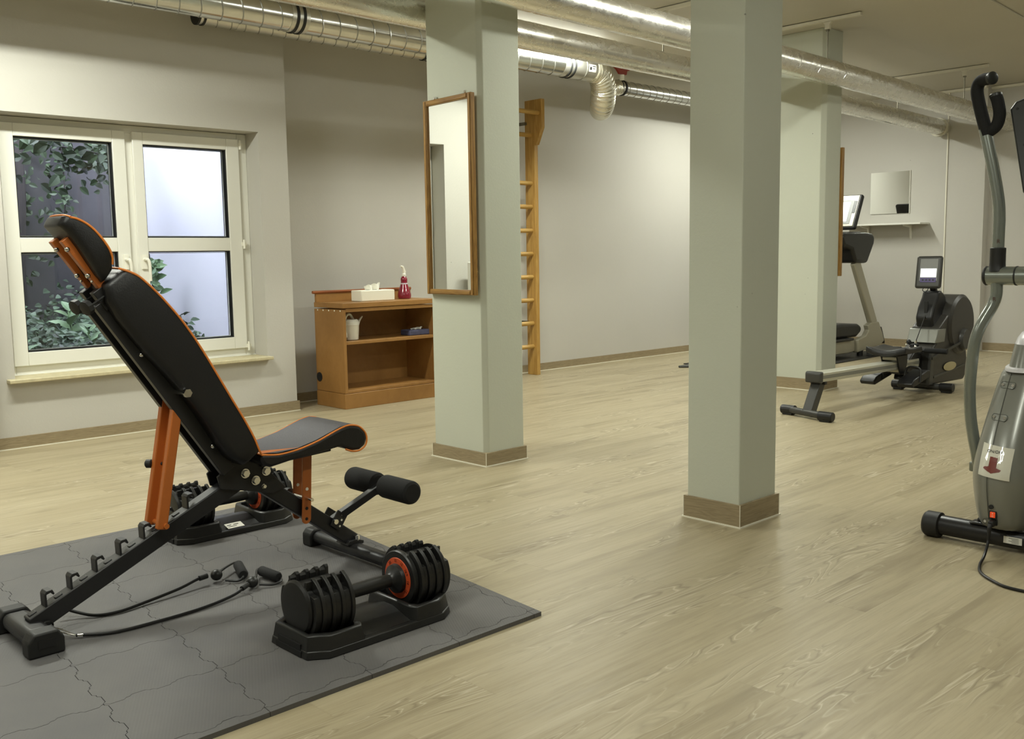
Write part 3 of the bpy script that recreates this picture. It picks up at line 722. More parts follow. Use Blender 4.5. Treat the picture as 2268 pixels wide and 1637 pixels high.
def tissue_box(loc, L, Wd, H, mat, label, tuft=.05, foot=None, chamfer=.006):
    x, y, z = loc; e = empty('tissue_box', loc, label, 'tissue box')
    m = MB(); m.box(x-L/2, x+L/2, y-Wd/2, y+Wd/2, z, z+H); m.build('box_body', mat, e, bevel=chamfer)
    if foot: m = MB(); m.box(x-L/2-.001, x+L/2+.001, y-Wd/2-.001, y+Wd/2+.001, z, z+H*.24); m.build('box_band', foot, e, bevel=.002)
    m = MB(); m.tube([(x-L*.24,y,z+H+.0004),(x-L*.1,y-.012,z+H+.0004),(x+L*.1,y-.012,z+H+.0004),(x+L*.24,y,z+H+.0004),(x,y+.012,z+H+.0004)], .0012, 5, closed=True); m.build('slot_rim', M['ink'], e)
    m = MB(); n = 14; R = []
    for j in range(6):
        t = j/5; ring = []
        for k in range(n+1):
            u = k/n-.5
            ring.append(Vector((x+u*L*.42*(1+.1*t)-.01, y+.010*math.sin(u*14+t*2)*(1-.3*t)-.006*t, z+H-.004+t*tuft*(1+.38*u+.10*math.sin(u*17)))))
        R.append(ring)
    vs = [v for r in R for v in r]; fs = [(j*(n+1)+k, j*(n+1)+k+1, (j+1)*(n+1)+k+1, (j+1)*(n+1)+k) for j in range(5) for k in range(n)]
    off = Vector((0,-.007,-.001)); vs2 = [v+off for v in vs]
    m.faces(vs, fs); m.faces(vs2, fs); m.build('tissue', M['tissue'], e, smooth=1.5)
    return e
tissue_box((4.205, 5.830, .735), .295, .125, .078, M['card_white'], 'white tissue box with a tissue sticking out on top of the cabinet', .045)
tb = tissue_box((4.575, 5.800, .468), .225, .115, .040, M['blue_card'], 'flat blue patterned tissue box on the middle shelf of the cabinet', .018)

# spray bottle
bx, by = 4.530, 5.885
e = empty('spray_bottle', (bx, by, .735), 'dark red pear shaped spray bottle with a white nozzle on the cabinet', 'bottle')
m = MB(); m.turn((bx,by,.735),(0,0,1),[(0,.038),(.003,.047),(.02,.051),(.035,.050),(.07,.040),(.10,.029),(.112,.026),(.125,.024),(.14,.025),(.152,.024),(.162,.017),(.168,.012)],36); m.build('bottle_body', M['magenta'], e)
m = MB(); m.turn((bx,by,.735),(0,0,1),[(.108,.0275),(.117,.0265)],36); m.build('white_band', M['magenta_label'], e)
m = MB(); m.turn((bx,by,.735),(0,0,1),[(.166,.013),(.172,.016),(.186,.014),(.19,.011)],20); m.build('screw_cap', M['white_gloss'], e)
m = MB(); m.prism([(-.022,.236),(-.012,.226),(-.006,.19),(.010,.19),(.016,.20),(.006,.222),(-.004,.243),(-.018,.246)], -.009, .009, 'y')
bmesh.ops.translate(m.bm, vec=(bx, by, .735), verts=m.bm.verts); m.build('spray_head', M['white_gloss'], e, bevel=.003)
m = MB(); m.cyl((bx-.018, by, .974), (bx-.028, by, .978), .0065, n=12); m.build('nozzle', M['white_gloss'], e)

# watering can
wx, wy = 3.985, 5.80
e = empty('watering_can', (wx, wy, .468), 'small white plastic watering can on the middle shelf of the cabinet', 'watering can')
m = MB(); m.turn((wx,wy,.468),(0,0,1),[(0,.044),(.004,.050),(.07,.054),(.105,.056),(.108,.058),(.113,.056),(.118,.057),(.140,.050),(.146,.044),(.1462,.040),(.120,.042)],40); m.build('can_body', M['white_gloss'], e)
m = MB(); m.tube([(wx+.03,wy+.012,.606),(wx-.005,wy+.004,.648),(wx-.045,wy-.01,.640),(wx-.066,wy-.014,.59),(wx-.062,wy-.014,.53),(wx-.046,wy-.01,.490)], .0095, 12); m.build('handle', M['white_gloss'], e)
m = MB(); m.tube([(wx+.045,wy+.01,.53),(wx+.068,wy+.015,.575),(wx+.088,wy+.02,.605),(wx+.118,wy+.03,.628)], lambda t: .014-.008*t, 12); m.build('spout', M['white_gloss'], e)

# ------------------------------------------------------------------ foam mat of interlocking tiles
e = empty('foam_mat', (1.2, 2.85, 0), 'dark grey interlocking foam puzzle mat under the bench and dumbbells', 'mat')
PT, X9, Y0, BW = .287, 1.976-.030, 1.985, .030
def warp(p): return (p[0]+.095*(p[1]-1.955), p[1])
def edge(a, b, kind, per=5, amp=.0075):
    """polyline from a to b with dovetail teeth; kind 0 straight"""
    a = Vector(a); b = Vector(b); d = b-a; L = d.length; u = d/L; n = Vector((-u.y, u.x))
    if kind == 0: return [tuple(a)]
    P = [tuple(a)]
    for k in range(per):
        t0 = (k+.18)/per*L; t1 = (k+.82)/per*L; s = amp if k % 2 else -amp
        w = .006
        for t, h in ((t0-w, 0), (t0+w*.2, s), (t1-w*.2, s), (t1+w, 0)): P.append(tuple(a+u*t+n*h*kind))
    return P
def piece(cs, kinds, name, z=.0125):
    P = []
    for i in range(4):
        a, b, k = cs[i], cs[(i+1) % 4], kinds[i]
        if k == -1: q = edge(b, a, 1)[1:]; q = [a]+list(reversed(q))
        else: q = edge(a, b, k)
        P += q
    cx = sum(c[0] for c in cs)/4; cy = sum(c[1] for c in cs)/4
    W_ = max(c[0] for c in cs)-min(c[0] for c in cs); H_ = max(c[1] for c in cs)-min(c[1] for c in cs)
    P = [warp((cx+(p[0]-cx)*(1-.0017/W_), cy+(p[1]-cy)*(1-.0017/H_))) for p in P]
    m = MB(); m.prism(P, 0.0, z, 'z'); return m.build(name, M['foam'], e, smooth=0)
NC, NR = 6, 6
for r in range(NR):
    for c in range(NC):
        x1 = X9-c*PT; x0 = x1-PT; y0 = Y0+r*PT; y1 = y0+PT
        piece([(x0,y0),(x1,y0),(x1,y1),(x0,y1)], [1, 1, -1, -1], 'foam_tile')
for r in range(NR): y0 = Y0+r*PT; piece([(X9,y0),(X9+BW,y0),(X9+BW,y0+PT),(X9,y0+PT)], [0,0,0,-1], 'edge_strip')
for c in range(NC):
    x1 = X9-c*PT; x0 = x1-PT
    piece([(x0,Y0-BW),(x1 if c else x1+BW,Y0-BW),(x1 if c else x1+BW,Y0),(x0,Y0)] if c else [(x0,Y0-BW),(x1,Y0-BW),(x1,Y0),(x0,Y0)], [0,0,-1,0], 'edge_strip')
    yt = Y0+NR*PT; piece([(x0,yt),(x1,yt),(x1,yt+BW),(x0,yt+BW)], [1,0,0,0], 'edge_strip')
piece([(X9,Y0-BW),(X9+BW,Y0-BW),(X9+BW,Y0),(X9,Y0)], [0,0,0,0], 'edge_strip')
piece([(X9,Y0+NR*PT),(X9+BW,Y0+NR*PT),(X9+BW,Y0+NR*PT+BW),(X9,Y0+NR*PT+BW)], [0,0,0,0], 'edge_strip')
MZ = .0125

# ------------------------------------------------------------------ adjustable bench
BYC = 2.81
e = bench = empty('weight_bench', (1.35, BYC, MZ), 'black and orange adjustable weight bench with its backrest raised, standing on the foam mat', 'bench')
def box_tube(name, p0, p1, w, h, mat='frame_black', bevel=.004, par=None):
    m = MB(); m.bar(p0, p1, w, h); return m.build(name, M[mat], par or bench, bevel=bevel)
# feet
f1 = MB(); f1.box(.800,.875, 2.715,2.925, MZ+.012,.072); o = f1.build('rear_foot', M['frame_black'], bench, bevel=.020, seg=4)
for y0, y1 in ((2.668, 2.722), (2.918, 2.968)):
    m = MB(); m.prism([(.790,MZ),(.884,MZ),(.884,.055),(.868,.078),(.806,.078),(.790,.055)], y0, y1, 'y'); c = m.build('rubber_cap', M['rubber'], o, bevel=.006, seg=3)
m = MB(); m.box(.815,.86,2.6665,2.670,.036,.058); m.build('cap_recess', M['ink'], o, smooth=0)
f2 = MB(); f2.box(1.868,1.925, 2.56,3.03, MZ+.012,.066); o2 = f2.build('front_foot', M['frame_black'], bench, bevel=.020, seg=4)
for y0, y1 in ((2.515, 2.575), (3.005, 3.06)):
    m = MB(); m.prism([(1.858,MZ),(1.935,MZ),(1.935,.056),(1.92,.074),(1.873,.074),(1.858,.056)], y0, y1, 'y'); m.build('rubber_cap', M['rubber'], o2, bevel=.006, seg=3)
m = MB(); m.box(1.878,1.918,2.5135,2.516,.035,.055); m.build('cap_recess', M['ink'], o2, smooth=0)
# beams
box_tube('rear_beam', (.842,BYC,.058), (1.520,BYC,.372), .048, .050)
box_tube('front_beam', (1.478,BYC,.392), (1.905,BYC,.070), .044, .050)
m = MB(); m.prism([(1.862,.064),(1.928,.060),(1.930,.071),(1.905,.080),(1.87,.080)], BYC-.036, BYC+.036, 'y'); m.build('foot_plate', M['frame_black'], bench, bevel=.002)
m = MB(); m.cyl((1.905,BYC-.028,.075),(1.905,BYC-.028,.092),.010,n=6); m.build('foot_bolt', M['chrome'], bench)
# pivot plates
for s in (-1, 1):
    m = MB(); m.prism([(1.405,.345),(1.470,.330),(1.585,.300),(1.632,.312),(1.560,.392),(1.530,.440),(1.440,.425),(1.395,.385)], BYC+s*.034-.004, BYC+s*.034+.004, 'y'); m.build('pivot_plate', M['frame_black'], bench, bevel=.002)
for (x, z) in ((1.487,.382),(1.522,.354),(1.560,.378),(1.548,.331)):
    m = MB(); m.cyl((x,BYC-.040,z),(x,BYC-.052,z),.0115 if z != .331 else .006,n=6); m.cyl((x,BYC-.038,z),(x,BYC-.043,z),.015 if z != .331 else .007); m.build('bolt', M['chrome'], bench)
# hooks and weld tabs on the rear beam
bd = Vector((1.520-.842,0,.372-.058)).normalized(); bn = Vector((-bd.z,0,bd.x))
def onbeam(t, off): return Vector((.842,BYC,.058))+bd*t+bn*off
for t in (.055,.133,.212,.290,.369,.447,.522):
    m = MB(); p = onbeam(t, .024)
    m.prism([(p.x-.003,p.z-.008),(p.x+.003,p.z-.004),(p.x+.002,p.z+.034),(p.x+.014,p.z+.038),(p.x+.020,p.z+.030),(p.x+.024,p.z+.033),(p.x+.018,p.z+.046),(p.x+.002,p.z+.044),(p.x-.004,p.z+.036)], BYC-.018, BYC+.018, 'y')
    m.build('hook', M['frame_black'], bench, bevel=.0015)
    q = onbeam(t-.036, .0255); m = MB(); m.bar(q-bd*.011, q+bd*.011, .016, .005); m.build('weld_tab', M['frame_black'], bench, bevel=.002)
# seat
def pad(name, side_poly, y0, y1, mat_side, parent=None):
    m = MB(); m.prism(side_poly, y0, y1, 'y'); return m.build(name, mat_side, parent or bench, smooth=.9, bevel=.012, seg=3)
def padloft(name, secs, yc, mat):
    """secs: (front x, z, back x, z, half width); each cross section is a rounded bar"""
    def ring(fx, fz, bx, bz, w, q=1.0, sh=0.0):
        F = Vector((fx, 0, fz)); Bk = Vector((bx, 0, bz)); d = F-Bk; L = d.length; d.normalize(); C_ = (F+Bk)/2; R = []
        rr = min(.016, L*.4)
        for sy, sd in ((-1, 1), (1, 1), (1, -1), (-1, -1)):
            r_ = rr*(.35 if sd > 0 else 1.3)
            cy, cd_ = sy*(w-r_)*q, sd*(L/2-r_)*q
            base = {(-1,1): PI, (1,1): PI/2, (1,-1): 0, (-1,-1): -PI/2}[(sy, sd)]
            for k in range(5):
                a = base-PI/2*k/4
                R.append(C_+Vector((0, yc+cy+math.cos(a)*r_*q, 0))+d*(cd_+math.sin(a)*r_*q))
        return R
    Rg = [ring(*q) for q in secs]
    def cap(a, b):
        A_ = [Vector(p) for p in a]; ca = sum(A_, Vector())/len(A_); cb = sum((Vector(p) for p in b), Vector())/len(b)
        n = (ca-cb).normalized(); out = []
        for q, off in ((.96, .006), (.88, .012), (.70, .015)): out.append([ca+(p-ca)*q+n*off for p in A_])
        return out
    st = cap(Rg[0], Rg[1]); en = cap(Rg[-1], Rg[-2])
    m = MB(); m.rings(list(reversed(st))+Rg+en); return m.build(name, mat, bench, smooth=1.0)
top = [(1.500,.452),(1.56,.444),(1.63,.450),(1.70,.466),(1.75,.483),(1.79,.496),(1.825,.502),(1.862,.494),(1.887,.470),(1.893,.446)]
bot = [(1.885,.425),(1.862,.413),(1.835,.414),(1.808,.424),(1.790,.434),(1.70,.424),(1.60,.416),(1.53,.406),(1.508,.415),(1.496,.432)]
sp = [(x, z) for x, z in top+bot]
seat = pad('seat', sp, BYC-.128, BYC+.128, M['pad_side'])
m = MB(); n = len(top)-2; vs = []
for (x, z) in top[:n+1]: vs += [(x, BYC-.118, z+.0015), (x, BYC+.118, z+.0015)]
m.faces(vs, [(2*i, 2*i+1, 2*i+3, 2*i+2) for i in range(n)]); m.build('seat_cover', M['pad_top'], seat, smooth=1.2, label='dark grey top panel of the seat')
for s in (-1, 1):
    m = MB(); m.tube([(x, BYC+s*.124, z-.002) for x, z in top+bot[:4]], .0032, 8, 4); m.build('piping', M['piping'], seat, label='orange piping')
m = MB(); m.tube([(1.502, BYC-.12, .452), (1.497, BYC, .452), (1.502, BYC+.12, .452)], .0032, 8); m.build('piping', M['piping'], seat, label='orange piping')
m = MB(); m.faces([(1.505,BYC-.121,.4535),(1.505,BYC-.085,.456),(1.64,BYC-.121,.4535)],[(0,1,2)]); m.build('orange_panel', M['orange'], seat, smooth=0)
m = MB(); m.bar((1.54,BYC,.405),(1.80,BYC,.418),.10,.022); m.build('seat_rail', M['frame_black'], bench, bevel=.003)
# orange seat posts with holes
def strap_plate(name, p0, p1, w, y, t, holes, mat='orange', hole_mat='ink'):
    p0 = Vector((p0[0],0,p0[1])); p1 = Vector((p1[0],0,p1[1])); d = (p1-p0).normalized(); nrm = Vector((-d.z,0,d.x))
    P = []
    for k in range(9):
        a = PI*k/8; v = p1+d*math.sin(a)*w/2+nrm*math.cos(a)*w/2; P.append((v.x, v.z))
    for v in (p0-nrm*w/2, p0+nrm*w/2): P.append((v.x, v.z))
    m = MB(); m.prism(P, y-t/2, y+t/2, 'y'); o = m.build(name, M[mat], bench, bevel=.0012)
    for i, h in enumerate(holes):
        c = p1-d*h; q = MB(); q.cyl((c.x, y-t/2-.0008, c.z), (c.x, y+t/2+.0008, c.z), .0055, n=16); q.build('hole', M[hole_mat if i < 2 else 'card_white'], o)
    return o
strap_plate('seat_post', (1.715,.425), (1.702,.193), .034, 2.772, .004, [.0,.035,.10])
strap_plate('seat_post', (1.727,.425), (1.714,.193), .034, 2.848, .004, [.0,.035,.10])
m = MB(); m.cyl((1.705,2.735,.262),(1.705,2.872,.262),.006,n=12); m.build('locking_pin', M['chrome'], bench)
m = MB(); m.turn((1.70,2.86,.262),(0,1,0),[(0,.012),(.004,.019),(.026,.019),(.030,.012)],20); m.build('pin_knob', M['rubber'], bench)
# backrest: pad with orange piping
A = Vector((1.455,0,.452)); 
front = [(1.490,.468,.124),(1.475,.510,.122),(1.447,.569,.118),(1.413,.632,.115),(1.379,.696,.112),(1.343,.764,.108),(1.308,.825,.105),(1.272,.880,.102),(1.235,.928,.098),(1.200,.968,.095),(1.164,1.003,.092),(1.138,1.018,.088)]
back = [(1.432,.432),(1.405,.452),(1.373,.500),(1.335,.566),(1.300,.622),(1.268,.668),(1.223,.726),(1.179,.779),(1.137,.835),(1.098,.890),(1.075,.935),(1.072,.970)]
bp = padloft('backrest', [(f[0], f[1], b[0], b[1], f[2]) for f, b in zip(front, back)], 2.804, M['pad_side'])
for s in (-1, 1):
    m = MB(); m.tube([(1.499,2.804+s*.119,.452)]+[(x+.0005, 2.804+s*(w-.001), z) for x, z, w in front]+[(1.112,2.804+s*.080,1.028)], .0032, 8, 4); m.build('piping', M['piping'], bp, label='orange piping')
m = MB(); m.tube([(1.112,2.804-.080,1.028),(1.108,2.804,1.031),(1.112,2.804+.080,1.028)], .0032, 8); m.build('piping', M['piping'], bp, label='orange piping')
m = MB(); m.tube([(1.499,2.804-.119,.452),(1.501,2.804,.452),(1.499,2.804+.119,.452)], .0032, 8); m.build('piping', M['piping'], bp, label='orange piping')
# steel rails behind the pad
for y in (2.764, 2.842):
    m = MB(); m.bar((1.068,y,.936),(1.425,y,.402),.024,.046); m.build('back_rail', M['frame_black'], bench, bevel=.002)
    m = MB(); m.tube([(1.082,y-.013,.945),(1.185,y-.013,.795),(1.432,y-.013,.432)], .0015, 6, smooth=False); m.build('rail_edge_highlight', M['rod'], bench)  # thin pale line put in for the highlight along the rail edge
for (x, z) in ((1.170,.782),(1.372,.488)):
    for y in (2.748, 2.826): m = MB(); m.sphere((x,y,z),.0075,n=12,m=8); m.build('rail_screw', M['chrome'], bench)
m = MB(); m.cyl((1.268,2.690,.668),(1.268,2.90,.668),.009,n=16); m.cyl((1.268,2.672,.668),(1.268,2.686,.668),.013,n=6); m.build('prop_axle', M['chrome'], bench)
# orange prop
for y in (2.764, 2.840):
    m = MB(); m.bar((1.283,y,.672),(1.205,y,.262),.022,.030); m.build('prop_strut', M['orange'], bench, bevel=.003)
m = MB(); m.bar((1.294,2.802,.672),(1.218,2.802,.275),.066,.004); m.build('prop_web', M['orange'], bench, bevel=.001)
m = MB(); m.cyl((1.215,2.745,.272),(1.215,2.876,.272),.008,n=12); m.build('prop_pin', M['orange'], bench)
m = MB(); m.cyl((1.25,2.83,.443),(1.228,2.85,.443),.006,n=10); m.turn((1.228,2.85,.443),(-.7,.7,0),[(0,.008),(.004,.013),(.018,.013),(.022,.008)],18); m.build('pop_pin', M['rubber'], bench)
# head rest
hf = [(1.091,1.040,.078),(1.090,1.060,.083),(1.082,1.082,.086),(1.067,1.107,.085),(1.048,1.132,.082),(1.028,1.150,.079),(1.006,1.162,.076),(.990,1.166,.074)]
hb = [(1.062,1.000),(1.052,1.012),(1.041,1.030),(1.026,1.055),(1.010,1.083),(.995,1.106),(.982,1.124),(.972,1.136)]
hp = padloft('head_pad', [(f[0], f[1], b[0], b[1], f[2]) for f, b in zip(hf, hb)], 2.795, M['pad_side'])
for s in (-1, 1):
    m = MB(); m.tube([(x+.0005, 2.795+s*(w-.001), z) for x, z, w in hf], .0032, 8, 4); m.build('piping', M['piping'], hp, label='orange piping')
m = MB(); m.tube([(.990,2.795-.073,1.167),(.982,2.795-.05,1.172),(.980,2.795,1.173),(.982,2.795+.05,1.172),(.990,2.795+.073,1.167)], .0032, 8); m.build('piping', M['piping'], hp, label='orange piping')
for y in (2.762, 2.840):
    m = MB(); m.bar((.983,y,1.110),(1.077,y,.977),.024,.026); m.build('head_rest_bar', M['orange'], bench, bevel=.002)
    for (x, z) in ((.990,1.082),(1.040,1.010),(1.050,.994)): m = MB(); m.sphere((x-.004,y-.010,z),.0075 if z != .994 else .004,n=12,m=8); m.build('bar_bolt', M['chrome'], bench)
    m = MB(); m.bar((1.060,y,.972),(1.095,y,.922),.028,.036); m.build('rail_clamp', M['frame_black'], bench, bevel=.002)
    m = MB(); m.cyl((1.072,y-.020,.952),(1.028,y-.034,.928),.0035,n=8); m.turn((1.028,y-.034,.928),(-.85,-.25,-.35),[(0,.009),(.003,.021),(.018,.021),(.021,.010)],9); m.build('clamp_knob', M['rubber'], bench, smooth=.3)
# foam roller arm
for s in (-1, 1):
    m = MB(); m.prism([(1.798,.150),(1.831,.197),(1.868,.170),(1.834,.122)], BYC+s*.03-.003, BYC+s*.03+.003, 'y'); m.build('arm_bracket', M['frame_black'], bench, bevel=.002)
for (x, z, q) in ((1.816,.160,'chrome'),(1.846,.178,'card_white'),(1.842,.160,'card_white'),(1.834,.140,'card_white')):
    m = MB(); m.cyl((x,BYC-.034,z),(x,BYC-.042 if q == 'chrome' else BYC-.0345,z),.009 if q == 'chrome' else .004,n=8); m.build('bracket_bolt' if q == 'chrome' else 'bracket_hole', M[q], bench)
m = MB(); m.bar((1.822,BYC-.008,.158),(1.962,BYC-.09,.262),.024,.026); m.build('roller_arm', M['frame_black'], bench, bevel=.002)
m = MB(); m.cyl((1.972,2.56,.268),(1.972,2.88,.268),.011,n=14); m.build('roller_axle', M['frame_black'], bench)
for y0, y1 in ((2.545,2.705),(2.735,2.895)):
    m = MB(); m.turn((1.972,y0,.268),(0,1,0),[(0,.012),(0,.030),(.006,.038),(.014,.040),(y1-y0-.014,.040),(y1-y0-.006,.038),(y1-y0,.030),(y1-y0,.012)],32); m.build('foam_roller', M['foam_black'], bench)

# resistance ropes clipped to the rear foot -------------------------
def rope(pts, label, grip0, grip1, ball, loop, clipfix, clip=True):
    e = empty('resistance_rope', pts[0], label, 'resistance band', 'elastic ropes on the mat')
    m = MB(); m.tube(pts, .0048, 10, 8); m.build('elastic_cord', M['cord'], e)
    a = Vector(pts[-2]); b = Vector(pts[-1]); d = (b-a).normalized()
    m = MB(); m.turn(b-d*.026, d, [(0,.007),(0,.0085),(.028,.0085),(.028,.007)], 16); m.build('sleeve', M['rubber'], e)
    m = MB(); m.sphere(ball, .019, (1,1,.95)); m.build('stopper_ball', M['plate'], e)
    m = MB(); m.tube(loop, .0042, 8, 8); m.build('handle_strap', M['cord'], e)
    g0 = Vector(grip0); g1 = Vector(grip1); L = (g1-g0).length
    m = MB(); m.turn(g0, g1-g0, [(0,.008),(0,.013),(.006,.0165),(L-.006,.0165),(L,.013),(L,.008)], 24); m.build('foam_grip', M['foam_black'], e)
    if clip:
        c = Vector(clipfix); q = Vector(pts[0])
        dd = (c-q).normalized(); sd = dd.cross(Vector((0,0,1)))
        m = MB(); m.tube([q, q+dd*.015+sd*.004, q+dd*.045+sd*.011, q+dd*.06+sd*.006, q+dd*.064, q+dd*.058-sd*.008, q+dd*.02-sd*.006], .0018, 8, closed=True); m.build('snap_hook', M['chrome'], e)
        m = MB(); m.cyl(q+(Vector(pts[1])-q).normalized()*.004, q+(Vector(pts[1])-q).normalized()*.018, .0065, n=14); m.build('ferrule', M['chrome'], e)
        m = MB(); R = [c+Vector((math.cos(2*PI*k/12)*.012, 0, math.sin(2*PI*k/12)*.012+.004)) for k in range(12)]; m.tube(R, .0032, 8, 2, closed=True); m.build('ring_strap', M['cord'], e)
    return e
Zr = MZ+.006
rope([(.935,2.735,Zr+.004),(1.019,2.693,Zr),(1.146,2.684,Zr),(1.289,2.693,Zr),(1.40,2.718,Zr+.004),(1.462,2.742,Zr+.016)],
     'elastic rope nearer the viewer, lying straight from the rear foot to a foam grip', (1.565,2.842,MZ+.021), (1.575,2.745,MZ+.018),
     (1.487,2.757,MZ+.021), [(1.492,2.76,MZ+.020),(1.525,2.80,MZ+.022),(1.560,2.85,MZ+.024),(1.575,2.80,MZ+.020),(1.578,2.735,MZ+.013),(1.545,2.722,MZ+.008),(1.505,2.745,MZ+.012)], (.877,2.775,.052))
rope([(.96,2.93,Zr+.03),(1.00,2.900,Zr+.01),(1.04,2.863,Zr),(1.10,2.845,Zr),(1.182,2.86,Zr+.002),(1.30,2.880,Zr+.010),(1.375,2.898,Zr+.020),(1.405,2.900,Zr+.022)],
     'elastic rope curving under the bench beam to a foam grip', (1.545,2.955,MZ+.02), (1.508,2.852,MZ+.018),
     (1.438,2.898,MZ+.024), [(1.442,2.905,MZ+.022),(1.49,2.94,MZ+.026),(1.540,2.972,MZ+.024),(1.545,2.955,MZ+.02),(1.508,2.852,MZ+.015),(1.482,2.838,MZ+.008),(1.452,2.866,MZ+.01)], None, False)

# ------------------------------------------------------------------ adjustable dumbbells on their trays
def disc_profile(r, kind):
    """yz outline around the bar axis: full circle with a channel cut in the top; kind 1 also trims the lobes"""
    P = []; n = 56; cw, cd = .034, .050
    a0 = math.asin(cw/r)
    for k in range(n+1):
        a = PI/2+a0+(2*PI-2*a0)*k/n
        q = r
        if kind:
            el = math.sin(a)
            if el > .50: q = r*(1-.24*min(1, (el-.50)/.16))
        P.append((math.cos(a)*q, math.sin(a)*q))
    h = (r*r-(cw+.010)**2)**.5; P = [(-cw-.004, h+.0005), (-cw-.010, h)]+P[3:-3]+[(cw+.010, h), (cw+.004, h+.0005), (cw, h-.006), (cw, cd), (-cw, cd), (-cw, h-.006)]
    return P
def make_dumbbell(c, label, group):
    X, Y, Z = c           # Z is the mat surface, X the left end of the tray
    e = empty('adjustable_dumbbell', (X+.2435, Y, Z), label, 'dumbbell', group)
    az = Z+.113
    def setof(x0, sgn, pitch):
        for i in range(4):
            a = x0+sgn*i*pitch
            q0, q1 = sorted((a, a+sgn*.0105)); p0, p1 = sorted((a+sgn*.0105, a+sgn*(pitch-.0015)))
            m = MB(); m.prism([(Y+s, az+t) for s, t in disc_profile(.094, 0)], q0, q1, 'x'); pl = m.build('weight_plate', M['plate'], e, bevel=.0015, smooth=.5)
            m = MB(); m.prism([(Y+s, az+t) for s, t in disc_profile(.0885, 1)], p0, p1, 'x'); m.build('plate_body', M['plate'], pl, bevel=.001, smooth=.5)
    setof(X+.155, -1, .0305); setof(X+.382, 1, .0275)
    m = MB(); m.turn((X+.034,Y,az),(-1,0,0),[(0,.074),(.004,.074),(.010,.068),(.012,.056),(.012,.0)],44); m.build('end_cap', M['plate'], e)
    m = MB(); m.turn((X+.490,Y,az),(1,0,0),[(0,.074),(.002,.074),(.006,.068),(.007,.056),(.007,.0)],44); m.build('end_cap', M['plate'], e)
    for x0, x1 in ((X+.030, X+.150), (X+.376, X+.492)):
        m = MB(); m.box(x0, x1, Y-.031, Y+.031, az+.03, az+.060); sb = m.build('selector_block', M['plate'], e, bevel=.003)
        m = MB(); m.box(x0+.03, x0+.060, Y-.020, Y-.012, az+.060, az+.0625); m.build('selector_spring', M['chrome'], sb)
    m = MB(); m.turn((X+.380,Y,az),(-1,0,0),[(0,.080),(.010,.080),(.014,.077),(.014,.0)],44); m.build('dial_housing', M['plate'], e)
    d = MB(); d.turn((X+.3665,Y,az),(-1,0,0),[(0,.0),(0,.060),(.002,.059),(.0035,.042),(.0035,.0)],44); dl = d.build('weight_dial', M['dial'], e, label='orange numbered dial')
    for i, s in enumerate(('20', '12', '15', '16.5', '14', '12')):
        a = math.radians(-40+i*33); rr = .0505
        p = (X+.3630, Y+math.sin(a)*-rr*-1*-1, az+math.cos(a)*rr)
        out = Vector((0, -math.sin(a), math.cos(a))); right = Vector((0, -math.cos(a), -math.sin(a)))
        text_mesh('dial_number', s, .012, M['dial_ink'], dl, basis(p, right, out), .0002)
    m = MB(); m.turn((X+.3635,Y,az),(-1,0,0),[(0,.043),(.012,.041),(.020,.028),(.026,.020),(.030,.018)],36); m.build('dial_hub', M['plate'], e)
    m = MB(); m.turn((X+.155,Y,az),(1,0,0),[(0,.022),(.004,.0185),(.05,.0195),(.10,.020),(.15,.0195),(.180,.018)],28); m.build('grip', M['tray'], e)
    # tray
    t = MB(); zt = Z
    def octo(x0, x1, y0, y1, c): return [(x0+c*.9,y0),(x1-c*.9,y0),(x1,y0+c*.6),(x1,y1-c*.6),(x1-c*.9,y1),(x0+c*.9,y1),(x0,y1-c*.6),(x0,y0+c*.6)]
    A0 = octo(X, X+.487, Y-.122, Y+.122, .055)
    def lev(P, s, z): return [Vector((X+.2435+(x-X-.2435)*(1-s/.2435), Y+(y-Y)*(1-s/.122), z)) for x, y in P]
    t.rings([lev(A0, 0, zt), lev(A0, .003, zt+.022)]); tray = t.build('tray_base', M['tray'], e, bevel=.003)
    for (x0, x1) in ((X+.004, X+.176), (X+.330, X+.483)):
        b = MB(); left = x0 < X+.2
        def hexa(i, z):
            xa, xb, ya, yb = x0+i*.9, x1-i*.9, Y-.119+i, Y+.119-i
            if left: P = [(xa+.052,ya),(xb-.012,ya),(xb,ya+.02),(xb,yb-.02),(xb-.012,yb),(xa+.052,yb),(xa,yb-.034),(xa,ya+.034)]
            else: P = [(xa+.012,ya),(xb-.052,ya),(xb,ya+.034),(xb,yb-.034),(xb-.052,yb),(xa+.012,yb),(xa,yb-.02),(xa,ya+.02)]
            return [Vector((x, y, z)) for x, y in P]
        b.rings([hexa(0, zt+.020), hexa(.006, zt+.058), hexa(.012, zt+.062), hexa(.022, zt+.060), hexa(.028, zt+.030)])
        b.build('tray_cradle', M['tray'], e, bevel=.002)
    m = MB(); m.prism([(Y-.105,zt+.022),(Y-.02,zt+.047),(Y+.02,zt+.047),(Y+.105,zt+.022)], X+.174, X+.332, 'x'); m.build('tray_saddle', M['tray'], e, bevel=.003)
    m = MB(); m.box(X-.0012, X+.01, Y-.062, Y+.062, zt+.001, zt+.017); m.box(X+.002, X+.012, Y-.056, Y+.056, zt+.017, zt+.034); m.build('hand_recess_shade', M['ink'], e, smooth=0)  # black boxes stand in for the shade inside the hand cutout
    return e
db = make_dumbbell((1.300, 2.232, MZ), 'black adjustable dumbbell with an orange dial on its tray, nearest the viewer', 'adjustable dumbbells on trays')
db2 = copy_tree(db); db2.location = (1.7735, 3.472, MZ); db2['label'] = 'black adjustable dumbbell behind the bench frame, white sticker on its tray'
m = MB(); m.bar((1.722,3.372,MZ+.0335),(1.790,3.372,MZ+.0335),.036,.001,(0,.96,.28)); st = m.build('tray_sticker', M['label'], db2, smooth=0)
